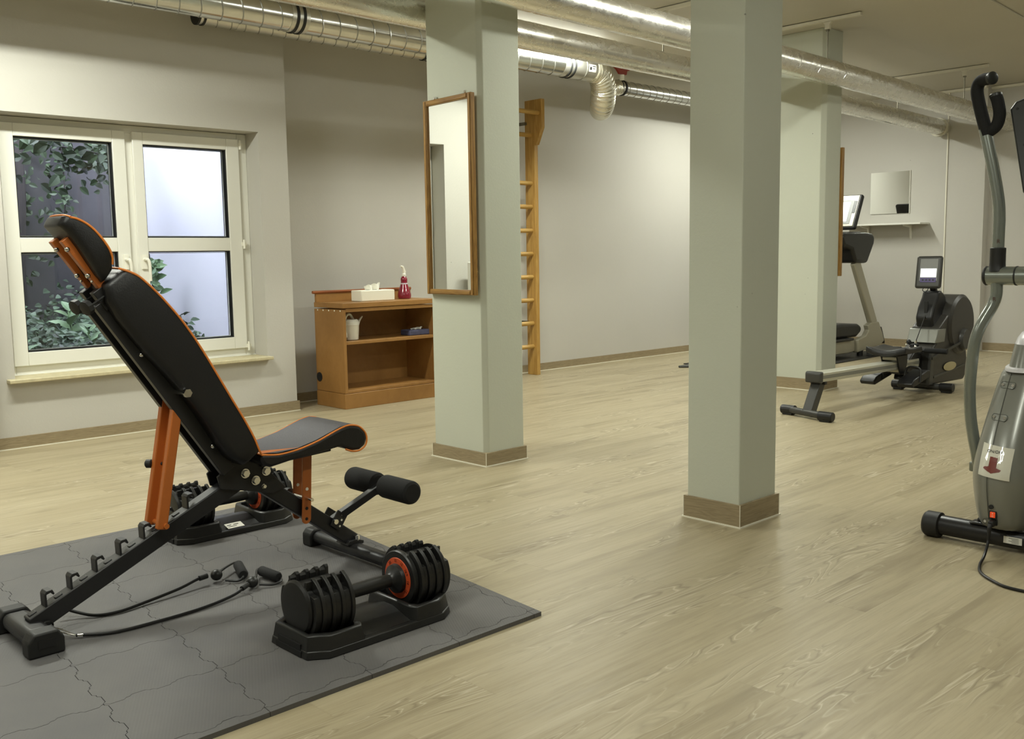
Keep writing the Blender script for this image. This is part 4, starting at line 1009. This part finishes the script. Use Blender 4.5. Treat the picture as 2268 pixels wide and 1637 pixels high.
m = MB(); m.box(1.728,1.744,3.3745,3.378,MZ+.0352,MZ+.0366); m.box(1.754,1.774,3.375,3.378,MZ+.0352,MZ+.0366); m.box(1.728,1.762,3.3645,3.366,MZ+.0323,MZ+.0335); m.build('sticker_print', M['seam'], st, smooth=0)
# ------------------------------------------------------------------ elliptical trainer at the right edge
EY = 1.235
e = ell = empty('elliptical_trainer', (3.6, EY, 0), 'silver grey elliptical trainer cut off by the right edge, with an ON/OFF notice', 'exercise machine')
m = MB(); m.tube([(3.548,.96,.048),(3.548,1.46,.048)], .036, 28, smooth=False); st = m.build('front_stabiliser', M['ell_base'], e)
for y0, y1 in ((1.452,1.512),(.925,.985)):
    m = MB(); m.turn((3.548,y0,.046),(0,1,0),[(0,.040),(.004,.046),(.052,.046),(.060,.040)],32); m.build('end_cap', M['rubber'], st)
m = MB(); m.prism([(1.13,.078),(1.34,.078),(1.35,.083),(1.33,.088),(1.15,.088)], 3.52, 3.576, 'x'); m.build('mounting_plate', M['ell_base'], e, bevel=.004)
m = MB(); m.sphere((3.548,1.318,.092),.010,n=14,m=8); m.build('mounting_bolt', M['rubber'], e)
m = MB(); m.box(3.5105,3.5125,1.165,1.225,.036,.060); sk = m.build('rating_sticker', M['label'], st, smooth=0)
m = MB()
for i, z in enumerate((.055,.050,.045,.040)): m.box(3.5098,3.5106,1.175,1.208-(i%2)*.01,z-.0007,z+.0007)
m.build('sticker_print', M['seam'], sk, smooth=0)
m = MB(); m.bar((3.60,EY,.075),(5.0,EY,.085),.09,.06); m.build('base_rail', M['ell_base'], e, bevel=.01)
m = MB(); m.tube([(4.95,.95,.045),(4.95,1.52,.045)], .036, 20, smooth=False); m.build('rear_stabiliser', M['ell_base'], e)
# housing: stacked super-ellipses, front line measured from the side
SECT = [(.078,3.500,.095,.30),(.085,3.478,.110,.34),(.110,3.460,.120,.36),(.147,3.450,.127,.37),(.200,3.434,.132,.38),(.250,3.424,.135,.38),(.285,3.424,.135,.38),(.330,3.440,.131,.36),(.411,3.478,.123,.34),(.480,3.518,.114,.31),(.560,3.568,.104,.28),(.610,3.603,.096,.25),(.630,3.622,.088,.22)]
def sect(z, xf, hw, hd, ex=2.6, n=44, yc=EY):
    R = []
    for k in range(n):
        a = 2*PI*k/n; c, s_ = math.cos(a), math.sin(a)
        R.append(Vector((xf+hd-math.copysign(abs(c)**(2/ex), c)*hd, yc+math.copysign(abs(s_)**(2/ex), s_)*hw, z)))
    return R
m = MB(); m.rings([sect(*q) for q in SECT]); hs = m.build('housing', M['silver'], e, smooth=1.0, sub=1)
def front_x(z, y):                                      # front surface of the housing
    for (a, b) in zip(SECT, SECT[1:]):
        if a[0] <= z <= b[0]:
            t = (z-a[0])/(b[0]-a[0]); xf, hw, hd = [a[i]+(b[i]-a[i])*t for i in (1,2,3)]
            u = min(.999, abs(y-EY)/hw); return xf+hd-hd*(1-u**2.6)**(1/2.6)
    return 3.5
def on_front(pts, name, mat, par, off=.0012, thick=.0014):
    m = MB(); n = len(pts)
    vs = [(front_x(z, y)-off, y, z) for y, z in pts]; vb = [(front_x(z, y)-off+thick, y, z) for y, z in pts]
    m.faces(vs+vb, [tuple(range(n)), tuple(range(2*n-1, n-1, -1))]+[(i, (i+1) % n, n+(i+1) % n, n+i) for i in range(n)]); return m.build(name, mat, par, smooth=0)
m = MB(); m.tube([(front_x(z, EY+.022)-.0002, EY+.022, z) for z in (.09,.13,.18,.25,.3,.36,.42,.5,.58,.615)], .0012, 6); m.build('centre_seam', M['seam'], hs)
m = MB(); m.rings([sect(.618,3.596,.083,.235,2.3), sect(.628,3.601,.084,.232,2.3), sect(.632,3.607,.080,.228,2.3)]); m.build('collar', M['silver_light'], e, smooth=.8)
m = MB(); m.rings([sect(.624,3.618,.074,.20,2.2), sect(.66,3.632,.070,.19,2.2), sect(.71,3.655,.064,.17,2.2)]); m.build('neck_cover', M['silver'], e, smooth=.8)
m = MB(); m.rings([sect(.708,3.655,.064,.17,2.2), sect(.73,3.672,.058,.15,2.2), sect(.75,3.70,.044,.10,2.2)]); m.build('neck_top', M['silver_light'], e, smooth=.8)
m = MB(); m.tube([(3.80,EY-.02,.70),(3.78,EY-.02,1.0),(3.74,EY-.02,1.30)], .035, 20); m.build('mast', M['silver_tube'], e)
def screw_plate(zc, half):
    pts = []; n = 20
    for k in range(n):
        a = 2*PI*k/n; pts.append((EY+.022+math.cos(a)*.008+math.copysign(half, math.cos(a)), zc+math.sin(a)*.0105))
    o = on_front(pts, 'screw_recess', M['silver'], hs, .0016, .003)
    m = MB(); m.tube([(front_x(z, y)-.0022, y, z) for y, z in pts], .0010, 5, 1, closed=True); m.build('recess_rim', M['seam'], o)
    for d in (-1, 1):
        y = EY+.022+d*half; x = front_x(zc, y); m = MB(); m.cyl((x+.001, y, zc), (x-.004, y, zc+.001), .0048, n=14); m.build('screw', M['chrome'], o)
screw_plate(.575, .018); screw_plate(.470, .019); screw_plate(.112, .014)
# notice with ON/OFF and a red arrow
def nq(y, z): return (y, z)
lab = []
for i in range(7): lab.append((EY+.075-.097*i/6, .385-.018*i/6*1.0))
for i in range(7): lab.append((EY-.022+.0-.0*i, .367))
G = MB(); nU, nV = 8, 8; vs = []
for j in range(nV+1):
    for i in range(nU+1):
        y = EY+.056-.104*i/nU; z = .385-.105*j/nV-.010*i/nU; vs.append((front_x(z, y)-.0018, y, z))
G.faces(vs, [(j*(nU+1)+i, j*(nU+1)+i+1, (j+1)*(nU+1)+i+1, (j+1)*(nU+1)+i) for j in range(nV) for i in range(nU)])
nt = NT('laminated_paper'); nt.P(Base_Color=srgb(214,212,198), Roughness=.08); nt.b.inputs['Coat Weight'].default_value = .8; nt.bump(nt.noise(nt.coord((1,1,1)), 16, 2), .5, .01)
notice = G.build('on_off_notice', nt.m, hs, smooth=1.5, label='laminated white notice reading ON/OFF above a red arrow')
def decal(pts, name, mat, off=.0030, cell=.0011):
    def inside(y, z):
        c = False; n = len(pts)
        for i in range(n):
            (y1, z1), (y2, z2) = pts[i], pts[(i+1) % n]
            if (z1 > z) != (z2 > z) and y < (y2-y1)*(z-z1)/(z2-z1)+y1: c = not c
        return c
    ys = [p[0] for p in pts]; zs = [p[1] for p in pts]; m = MB(); vid = {}; vs = []; fs = []
    def V(i, j):
        if (i, j) not in vid:
            y = min(ys)+i*cell; z = min(zs)+j*cell; vid[(i, j)] = len(vs); vs.append((front_x(z, y)-off, y, z))
        return vid[(i, j)]
    for i in range(int((max(ys)-min(ys))/cell)+1):
        for j in range(int((max(zs)-min(zs))/cell)+1):
            if inside(min(ys)+(i+.5)*cell, min(zs)+(j+.5)*cell): fs.append((V(i,j), V(i+1,j), V(i+1,j+1), V(i,j+1)))
    m.faces(vs, fs); return m.build(name, mat, notice, smooth=0)
yc = EY+.008
decal([(yc+.0125,.345),(yc-.0125,.342),(yc-.0125,.3095),(yc-.029,.3045),(yc-.025,.2985),(yc+.002,.2905),(yc+.031,.3045),(yc+.028,.3105),(yc+.0125,.3125)], 'red_arrow', M['arrow'])
cz = .361; xx = front_x(cz, yc); tilt = front_x(cz+.01, yc)-front_x(cz-.01, yc)
t = text_mesh('notice_text', 'ON/OFF', .0145, M['ink'], notice, basis((xx-.0042, yc+.001, cz), (0,-1,-.03), (tilt/.02, 0, 1)), .0003)
for v in t.data.vertices: v.co.x = front_x(v.co.z+origin(notice).z, v.co.y+origin(notice).y)-.0034-origin(notice).x
# controls at the foot
yb = EY+.010
m = MB(); x = front_x(.171, yb); m.cyl((x+.001,yb,.171),(x-.004,yb,.171),.0078,n=20); m.build('jack_socket', M['ink'], hs)
m = MB(); x = front_x(.143, yb-.004); m.box(x-.004,x+.004,yb-.017,yb+.009,.130,.157); sw = m.build('switch_frame', M['ink'], hs, bevel=.002)
m = MB(); m.box(x-.0065,x-.003,yb-.0125,yb+.0045,.1335,.1535); m.build('rocker_switch', M['switch'], sw, bevel=.0015, label='glowing red rocker switch')
m = MB(); m.box(x-.0072,x-.0064,yb-.005,yb-.003,.146,.150); m.tube([(x-.0068,yb-.004+.0022*math.cos(k),.139+.0025*math.sin(k)) for k in (0,1.2,2.5,3.8,5.0)], .0005, 5, 3, closed=True); m.build('switch_marks', M['card_white'], sw)
m = MB(); x = front_x(.118, yb-.004); m.box(x-.002,x+.005,yb-.016,yb+.008,.104,.128); m.build('power_socket', M['ink'], hs, bevel=.002)
# power cable is a thing of its own
pc = empty('power_cable', (3.30,1.20,0), 'black power cable plugged into the front of the elliptical trainer', 'cable')
m = MB(); m.cbox((x-.014, yb-.004, .114), (.030,.020,.022)); m.build('plug', M['rubber'], pc, bevel=.006, seg=3)
m = MB(); m.tube([(x-.028,yb-.004,.112),(x-.036,yb-.004,.100),(x-.036,yb-.004,.078)], lambda t: .0085-.003*t, 12); m.build('strain_relief', M['rubber'], pc)
m = MB(); m.tube([(x-.036,yb-.004,.085),(x-.044,yb-.004,.050),(3.372,1.236,.016),(3.300,1.222,.0055),(3.225,1.190,.0052),(3.170,1.135,.0052),(3.135,1.070,.0052),(3.150,.980,.0052),(3.24,.93,.0052),(3.35,.98,.0052),(3.40,1.04,.0055),(3.415,1.10,.0055),(3.46,1.13,.0055),(3.50,1.10,.0055),(3.55,1.0,.0055),(3.7,.85,.0055)], .0048, 10, 8); m.build('cord', M['cord'], pc)
# cross axle and right hand arm
AX, AZ_ = 3.70, .949
m = MB(); m.cyl((AX,1.035,AZ_),(AX,1.385,AZ_),.033,n=32); ax = m.build('cross_axle', M['silver_tube'], e)
m = MB(); m.turn((AX,1.382,AZ_),(0,1,0),[(0,.034),(.006,.035),(.012,.030),(.014,.012)],28); m.build('axle_cap', M['rubber'], ax)
m = MB(); m.turn((AX,1.282,AZ_),(0,1,0),[(0,.0335),(0,.0345),(.005,.0345),(.005,.0335)],28); m.build('axle_ring', M['rubber'], ax)
ARM = [(3.70,1.352,.93),(3.70,1.352,.88),(3.694,1.362,.84),(3.672,1.388,.775),(3.662,1.404,.715),(3.662,1.412,.64),(3.664,1.417,.54),(3.668,1.412,.44),(3.672,1.400,.36),(3.676,1.388,.30),(3.68,1.38,.24)]
m = MB(); m.tube(ARM, .0205, 24, 8); m.build('lower_arm', M['silver_tube'], e)
UP = [(3.70,1.352,.95),(3.70,1.352,1.10),(3.70,1.352,1.155),(3.70,1.358,1.22),(3.70,1.378,1.32),(3.70,1.402,1.42),(3.70,1.414,1.47)]
m = MB(); m.tube(UP, .0205, 24, 8); up = m.build('upper_arm', M['silver_tube'], e)
m = MB(); m.turn((3.70,1.352,.965),(0,0,1),[(0,.034),(.012,.028),(.03,.0265),(.082,.0265),(.084,.022)],24); m.build('arm_sleeve', M['rubber'], up)
m = MB(); m.tube([(3.70,1.405,1.445),(3.70,1.421,1.50),(3.70,1.440,1.57),(3.70,1.446,1.608),(3.695,1.437,1.632),(3.685,1.418,1.639),(3.665,1.385,1.637)], .0215, 22, 6); g = m.build('upper_grip', M['foam_black'], e)
m = MB(); m.turn((3.667,1.388,1.637),(-.5,-.83,0),[(0,.0225),(.010,.0225),(.013,.018),(.013,.0)],22); m.build('grip_cap', M['ell_dark'], g)
m = MB(); m.tube([(3.70,1.412,1.455),(3.70,1.392,1.462),(3.698,1.372,1.480),(3.695,1.364,1.515),(3.69,1.369,1.555),(3.688,1.376,1.578)], .0205, 22, 6); g = m.build('side_grip', M['foam_black'], e)
m = MB(); m.turn((3.688,1.3758,1.576),(0,.25,.97),[(0,.0212),(.008,.0212),(.011,.017),(.011,.0)],22); m.build('grip_cap', M['ell_dark'], g)
# left hand arm, pedal bars and pedals (beyond the edge of the photograph)
mir = lambda P: [(x, 2*EY-.02-y, z) for x, y, z in P]
m = MB(); m.tube(mir(ARM), .0205, 20, 6); m.build('lower_arm', M['silver_tube'], e)
m = MB(); m.tube(mir(UP), .0205, 20, 6); m.build('upper_arm', M['silver_tube'], e)
m = MB(); m.tube(mir([(3.70,1.405,1.445),(3.70,1.421,1.50),(3.70,1.440,1.57),(3.70,1.446,1.608),(3.695,1.437,1.632),(3.685,1.418,1.639),(3.665,1.385,1.637)]), .0215, 18, 5); m.build('upper_grip', M['foam_black'], e)
for y in (1.395, 1.055):
    m = MB(); m.bar((3.67,y,.25),(4.70,y,.30),.036,.036); m.build('pedal_bar', M['silver_tube'], e, bevel=.006)
    m = MB(); m.prism([(4.05,.29),(4.42,.305),(4.42,.325),(4.10,.322),(4.03,.36),(4.01,.35)], y-.075, y+.075, 'y'); m.build('pedal', M['rubber'], e, bevel=.008)
m = MB(); m.turn((4.70,EY-.045,.34),(0,1,0),[(0,.0),(0,.20),(.015,.215),(.075,.215),(.09,.20),(.09,0)],44); m.build('crank_cover', M['silver'], e)
m = MB(); m.cyl((4.70,1.05,.30),(4.70,1.40,.30),.015,n=14); m.build('crank_axle', M['ell_base'], e)
m = MB(); m.bar((4.72,EY,.10),(4.72,EY,.30),.07,.10); m.build('crank_support', M['ell_base'], e, bevel=.008)
for z, y, x in ((1.070,1.352,3.70),(.866,1.357,3.698)):
    nd = Vector((-x, -y, 0)).normalized(); rt = Vector((-nd.y, nd.x, 0))
    text_mesh('arm_letter', 'R', .020, M['letter'], up, basis((x+nd.x*.0210, y+nd.y*.0210, z), rt, (0,0,1)), .0003)
# console (its back faces the camera)
m = MB()
cs = [(1.318,1.555),(1.150,1.605),(.98,1.60),(.94,1.53),(1.03,1.22),(1.18,1.19),(1.262,1.235),(1.335,1.53)]
R = []
for off, sc in ((0, .97), (.006, 1.0), (.045, 1.0), (.05, .97)):
    cyy = sum(p[0] for p in cs)/8; czz = sum(p[1] for p in cs)/8
    R.append([Vector((3.68+off-(z-1.4)*-.18, cyy+(y-cyy)*sc, czz+(z-czz)*sc)) for y, z in cs])
m.rings(R); con = m.build('console', M['ell_dark'], e, bevel=.008, seg=3)
for (y, z) in ((1.308,1.528),(1.272,1.40),(1.245,1.262)):
    m = MB(); m.cyl((3.679+(z-1.4)*.18,y,z),(3.690+(z-1.4)*.18,y,z),.0048,n=14); m.build('screw_hole', M['ink'], con)

# ------------------------------------------------------------------ rowing machine
RY_ = 3.14
e = row = empty('rowing_machine', (6.8, RY_, 0), 'black rowing machine with a pale sliding rail and a small upright display', 'exercise machine')
m = MB(); m.bar((5.655,RY_,.252),(7.05,RY_,.228),.098,.058); rl = m.build('rail', M['alu'], e, bevel=.004)
for s in (-1, 1):
    m = MB(); m.bar((5.66,RY_+s*.0495,.254),(7.05,RY_+s*.0495,.230),.003,.022); m.build('rail_groove', M['silver'], rl, smooth=0)
m = MB(); m.prism([(5.625,.219),(5.665,.216),(5.668,.288),(5.632,.290),(5.622,.278),(5.622,.232)], RY_-.053, RY_+.053, 'y'); m.build('rail_end_cap', M['row_grey'], e, bevel=.008)
for s in (-1, 1):
    m = MB(); m.box(5.69,5.715,RY_+s*.04-.012,RY_+s*.04+.012,.203,.222); m.build('rail_stop', M['row_black'], e, bevel=.003)
m = MB(); m.bar((5.705,RY_,.225),(5.585,RY_,.030),.064,.062); m.build('rear_post', M['row_grey'], e, bevel=.004)
def foot_bar(x, y0, y1, z, r, capn, par=row, skew=0.0):
    m = MB(); m.cyl((x+skew,y0+.05,z),(x-skew,y1-.05,z),r,n=20); o = m.build(capn+'_bar', M['row_grey'], par)
    for (ya, yb_, sx) in ((y0, y0+.10, skew), (y1-.10, y1, -skew)):
        m = MB(); m.tube([(x+sx,ya+.004,z),(x+sx,ya+.03,z),(x+sx,yb_,z)], r+.007, 18, smooth=False); m.box(x+sx-.02,x+sx+.02,ya+.018,yb_-.012,0,z); m.build('foot_cap', M['row_black'], o, bevel=.004)
foot_bar(5.57, 2.935, 3.350, .034, .022, 'rear_foot', skew=-.05)
foot_bar(7.20, 2.900, 3.350, .040, .024, 'front_foot', skew=.01)
# seat with its roller carriage
m = MB(); R = []
for i in range(15):
    u = i/14*2-1
    R.append([Vector((6.745+.155*c*(1-.12*u*u*u*u), RY_+u*.145, .338+z+.012*abs(u)**2-.006*math.cos(3*u))) for c, z in ((-1,-.012),(-.96,-.03),(.96,-.030),(1,-.012),(.95,.012),(.5,.006),(0,.002),(-.5,.006),(-.95,.016))])
m.rings(R); m.build('seat', M['row_black'], e, bevel=.008, seg=3)
m = MB(); m.prism([(6.66,.315),(6.83,.315),(6.83,.25),(6.80,.17),(6.72,.17),(6.69,.25)], RY_-.062, RY_-.052, 'y'); m.prism([(6.66,.315),(6.83,.315),(6.83,.25),(6.80,.17),(6.72,.17),(6.69,.25)], RY_+.052, RY_+.062, 'y'); m.box(6.66,6.83,RY_-.062,RY_+.062,.300,.318); m.build('seat_carriage', M['row_black'], e, bevel=.003)
for (x, z) in ((6.69,.285),(6.80,.283),(6.745,.195)):
    m = MB(); m.cyl((x,RY_-.05,z),(x,RY_+.05,z),.013,n=16); m.build('roller', M['strut'], e)
# pedals and straps
for y in (2.985, 3.255):
    m = MB(); m.prism([(6.60,.10),(6.86,.15),(6.87,.20),(6.83,.205),(6.62,.155),(6.58,.125)], y-.055, y+.055, 'y'); p = m.build('pedal', M['row_black'], e, bevel=.008)
    m = MB(); m.tube([(6.70,y-.058,.13),(6.72,y-.05,.215),(6.72,y,.235),(6.72,y+.05,.215),(6.70,y+.058,.13)], .007, 8); m.build('pedal_strap', M['rubber'], p)
    m = MB(); m.cyl((6.84,y,.17),(6.84,RY_,.17),.013,n=14); m.build('pedal_axle', M['row_grey'], e)
m = MB(); m.prism([(6.84,.12),(7.10,.08),(7.10,.30),(6.98,.31),(6.88,.24)], RY_-.045, RY_+.045, 'y'); m.build('frame_joint', M['row_black'], e, bevel=.01)
# front housing
m = MB(); m.prism([(7.085,.060),(7.72,.045),(7.80,.13),(7.74,.30),(7.66,.47),(7.40,.56),(7.25,.47),(7.20,.36),(7.115,.31)], RY_-.105, RY_+.105, 'y'); m.build('front_housing', M['row_dark'], e, bevel=.015, seg=3)
m = MB(); m.prism([(7.085,.060),(7.155,.058),(7.165,.33),(7.115,.31)], RY_-.110, RY_+.110, 'y'); m.build('housing_edge', M['row_grey'], e, bevel=.006)
m = MB(); m.prism([(7.175,.36),(7.225,.46),(7.36,.46),(7.34,.36)], RY_-.108, RY_+.108, 'y'); m.build('silver_panel', M['silver'], e, bevel=.006)
m = MB(); m.bar((7.17,RY_-.107,.112),(7.73,RY_-.107,.16),.006,.016); m.build('moulding_line', M['row_grey'], e, bevel=.001)
m = MB(); m.turn((7.62,RY_-.125,.475),(0,1,0),[(0,.10),(.0,.205),(.018,.226),(.10,.226),(.232,.226),(.25,.205)],52); m.build('fan_drum', M['row_dark'], e)
m = MB(); m.turn((7.64,RY_-.150,.36),(0,1,0),[(0,.03),(.0,.072),(.02,.085),(.03,.085)],32); m.build('resistance_hub', M['row_grey'], e)
m = MB(); m.bar((7.56,RY_-.135,.34),(7.12,RY_-.112,.255),.008,.018); m.build('hub_strut', M['row_grey'], e)
m = MB(); m.prism([(7.26,.46),(7.40,.47),(7.50,.62),(7.47,.70),(7.40,.735),(7.35,.735),(7.33,.69),(7.27,.62),(7.235,.54)], RY_-.052, RY_+.075, 'y'); m.build('neck_shroud', M['row_black'], e, bevel=.018, seg=3)
m = MB(); m.box(7.25,7.262,RY_-.010,RY_+.014,.49,.66); m.build('cord_slot', M['ink'], e)
m = MB(); m.bar((7.415,RY_+.012,.70),(7.36,RY_+.012,.84),.045,.040); m.build('display_mast', M['row_black'], e, bevel=.008)
dn = Vector((-1,-.18,.22)).normalized(); dx_ = Vector((0,0,1)).cross(dn).normalized(); dy_ = dn.cross(dx_)
dc = Vector((7.36, RY_+.035, .873))
def plate(c, w, h, t0, t1, name, mat, par, bevel=.01, cx=0, cy=0):
    m = MB(); vs = []
    for t in (t0, t1):
        for a, b in ((-1,-1),(1,-1),(1,1),(-1,1)): vs.append(c+dx_*(cx+a*w/2)+dy_*(cy+b*h/2)+dn*t)
    m.faces(vs, [(0,3,2,1),(4,5,6,7),(0,1,5,4),(1,2,6,5),(2,3,7,6),(3,0,4,7)]); return m.build(name, mat, par, bevel=bevel, seg=3)
dis = plate(dc, .185, .245, -.02, .014, 'display', M['row_grey'], e, .018)
plate(dc, .125, .165, .013, .0155, 'display_window', M['screen_grey'], dis, .001, 0, .015)
plate(dc, .112, .050, .015, .0165, 'upper_screen', M['screen_grey'], dis, .001, 0, .060)
plate(dc, .112, .066, .015, .0168, 'lit_screen', M['screen'], dis, .001, 0, -.008)
plate(dc, .112, .034, .0145, .0165, 'button_panel', M['purple'], dis, .001, 0, -.062)
for i in range(4): plate(dc, .012, .012, .0165, .018, 'button', M['ell_dark'], dis, .001, -.036+.024*i, -.062)
m = MB(); m.tube([dc+dx_*-.02-dy_*.105, dc+dx_*-.035-dy_*.135, dc+dx_*-.01-dy_*.15, dc+dx_*.01-dy_*.11], .003, 6); m.build('display_wire', M['cord'], e)
m = MB(); m.turn((7.44,RY_-.1105,.172),(0,-1,0),[(0,.066),(.002,.066),(.003,.060)],30)
for v in m.bm.verts: v.co.z = .172+(v.co.z-.172)*.50; v.co.x = 7.44+(v.co.x-7.44)*1.7
m.build('oval_badge', M['gold'], e)
# pull handle
m = MB(); m.cyl((7.06,2.905,.318),(7.02,3.36,.318),.014,n=16); hd = m.build('pull_handle', M['row_black'], e)
for a, b in ((2.895,3.05),(3.22,3.37)):
    m = MB(); m.cyl((7.061-.09*(a-2.9),a,.318),(7.061-.09*(b-2.9),b,.318),.019,n=18); m.build('handle_grip', M['foam_black'], hd)
m = MB(); m.cbox((7.06,3.135,.335),(.05,.05,.055)); m.sphere((7.045,3.17,.375),.018,n=12,m=8); m.build('cord_clamp', M['row_black'], hd, bevel=.006)
for p in ((7.02,3.11,.345),(7.025,3.15,.33),(7.03,3.18,.352)): m = MB(); m.sphere(p,.010,n=10,m=6); m.build('clamp_bolt', M['chrome'], hd)
m = MB(); m.cyl((7.07,3.135,.36),(7.27,3.142,.585),.0035,n=8); m.build('pull_cord', M['cord'], e)
m = MB(); m.cyl((7.075,3.135,.36),(7.09,3.135,.378),.008,n=10); m.build('cord_ferrule', M['chrome'], e)

# ------------------------------------------------------------------ treadmill behind the far pillar
tm_mat = MB(); tm_mat.box(7.55, 9.62, 4.47, 5.55, 0, .008); tag(tm_mat.build('treadmill_mat', M['rubber'], None, at=(8.6,5.0,0)), 'thin black floor mat under the treadmill', 'mat')
e = tm = empty('treadmill', (8.7, 5.0, .008), 'silver and black treadmill half hidden behind the far pillar', 'exercise machine')
m = MB(); m.prism([(7.70,.155),(7.74,.055),(9.00,.045),(9.10,.055),(9.10,.175),(7.78,.175)], 4.63, 5.37, 'y'); m.build('deck', M['tm_silver'], e, bevel=.01)
for y0, y1 in ((4.60,4.68),(5.32,5.40)):
    m = MB(); m.box(7.72,9.02,y0,y1,.170,.195); m.build('side_rail', M['tm_black'], e, bevel=.006)
m = MB(); m.box(7.75,9.0,4.69,5.31,.172,.184); m.build('belt', M['rubber'], e)
m = MB(); m.prism([(8.62,.19),(9.20,.19),(9.29,.235),(9.29,.29),(9.22,.318),(8.90,.335),(8.70,.325),(8.60,.26)], 4.66, 5.34, 'y'); m.build('motor_cover', M['tm_black'], e, bevel=.03, seg=3)
for y in (4.60, 5.35):
    m = MB(); m.prism([(9.10,.045),(9.58,.085),(9.66,.125),(9.62,.20),(9.53,.325),(9.375,.325),(9.30,.30),(9.325,.25),(9.27,.20),(9.10,.17)], y, y+.055, 'y'); sd = m.build('upright_base', M['tm_silver'], e, bevel=.008)
    m = MB(); m.prism([(9.60,.27),(9.63,.22),(9.685,.11),(9.68,.09),(9.655,.11),(9.585,.26)], y+.005, y+.05, 'y'); m.build('bumper', M['tm_black'], sd, bevel=.004)
    m = MB(); m.bar((9.455,y+.028,.30),(9.045,y+.028,.94),.052,.118); m.build('upright', M['tm_silver'], e, bevel=.012)
    m = MB(); m.cyl((9.2,y+.03,0.008),(9.2,y+.03,.06),.03,n=16); m.build('levelling_foot', M['tm_black'], e)
m = MB(); m.prism([(8.95,.925),(9.19,.915),(9.32,1.10),(9.335,1.165),(9.29,1.205),(9.15,1.215),(8.72,1.205),(8.66,1.17),(8.72,1.08),(8.88,1.045)], 4.565, 5.42, 'y'); m.build('handlebar_hood', M['tm_black'], e, bevel=.035, seg=3)
m = MB(); m.prism([(8.76,1.195),(9.15,1.205),(9.13,1.222),(8.78,1.215)], 4.62, 5.36, 'y'); m.build('tray', M['row_dark'], e, bevel=.006)
m = MB(); m.prism([(8.90,1.20),(9.08,1.20),(9.07,1.27),(8.97,1.27)], 4.88, 5.10, 'y'); m.build('console_neck', M['tm_black'], e, bevel=.01)
c0, c1 = Vector((8.985,0,1.245)), Vector((9.145,0,1.575)); cdv = (c1-c0).normalized(); cn = Vector((-cdv.z,0,cdv.x))
def con_plate(a0, a1, y0, y1, t0, t1, name, mat, par, bev=.01):
    m = MB(); P = [c0+cdv*a0*1.0, c0+cdv*a1]; vs = []
    for t in (t0, t1):
        for (p, y) in ((P[0],y0),(P[0],y1),(P[1],y1),(P[1],y0)): q = p+cn*t; vs.append((q.x, y, q.z))
    m.faces(vs, [(0,3,2,1),(4,5,6,7),(0,1,5,4),(1,2,6,5),(2,3,7,6),(3,0,4,7)]); return m.build(name, mat, par, bevel=bev, seg=3)
k = con_plate(0, .367, 4.60, 5.38, -.03, .018, 'console', M['tm_black'], e, .02)
con_plate(.02, .352, 4.625, 5.355, .016, .024, 'console_face', M['tm_silver'], k, .004)
con_plate(.045, .30, 4.665, 5.315, .023, .027, 'screen', M['screen_grey'], k, .002)
con_plate(.07, .28, 4.70, 4.78, .026, .029, 'display_reflection', M['screen'], k, .002)  # glowing patch stands in for white reflections on the console
con_plate(.13, .22, 4.86, 4.95, .026, .029, 'label_panel', M['label'], k, .001)
con_plate(.315, .335, 4.86, 5.0, .023, .0265, 'status_light', M['screen'], k, .001)
con_plate(.16, .29, 4.635, 4.665, .023, .027, 'side_buttons', M['ell_dark'], k, .001)
pg = empty('power_adapter', (9.42, 4.50, .008), 'black power adapter with an orange and white sticker beside the treadmill mat', 'adapter')
m = MB(); m.box(9.20,9.32,4.50,4.56,.009,.06); m.build('adapter_body', M['row_grey'], pg, bevel=.004)
m = MB(); m.box(9.235,9.285,4.4985,4.5005,.018,.032); m.build('white_label', M['label'], pg, smooth=0)
m = MB(); m.box(9.235,9.285,4.4985,4.5005,.034,.046); m.build('orange_label', M['dial'], pg, smooth=0)
m = MB(); m.tube([(9.31,4.53,.04),(9.42,4.50,.075),(9.55,4.52,.07),(9.62,4.60,.03),(9.70,4.75,.006),(9.9,4.95,.006)], .004, 8); m.build('adapter_cord', M['cord'], pg)

# ------------------------------------------------------------------ shelf and square mirror on the far wall
e = empty('wall_shelf', (10.24, 4.85, 1.30), 'narrow white wall shelf on two brackets below the square mirror', 'shelf')
m = MB(); m.box(10.11,10.329,4.47,5.35,1.300,1.318); m.build('shelf_board', M['plastic_white'], e, bevel=.002)
for y in (4.66, 5.13):
    m = MB(); m.prism([(10.14,1.300),(10.14,1.288),(10.30,1.270),(10.315,1.17),(10.329,1.15),(10.329,1.300)], y-.010, y+.010, 'y'); m.build('shelf_bracket', M['plastic_white'], e, bevel=.003)
e = empty('wall_mirror', (10.31, 4.90, 1.42), 'small square mirror above the white shelf on the far wall', 'mirror')
m = MB(); m.box(10.318,10.324,4.685,5.115,1.425,1.865); m.build('mirror_glass', M['mirror'], e, smooth=0)
m = MB(); m.box(10.324,10.329,4.69,5.11,1.43,1.86); m.build('backing', M['strut'], e, smooth=0)
m = MB(); m.box(10.316,10.329,4.680,4.686,1.42,1.87); m.build('mirror_edge', M['plastic_white'], e, smooth=0)

# foot of some equipment standing behind the nearest pillar
e = empty('step_platform', (7.3, 5.3, 0), 'low black flat foot of equipment, mostly hidden behind the nearest pillar', 'equipment base')
m = MB(); m.prism([(7.285,5.405),(7.30,5.425),(7.50,5.44),(7.50,5.24),(7.33,5.35)], 0, .018, 'z'); m.build('platform_plate', M['row_grey'], e, bevel=.006)
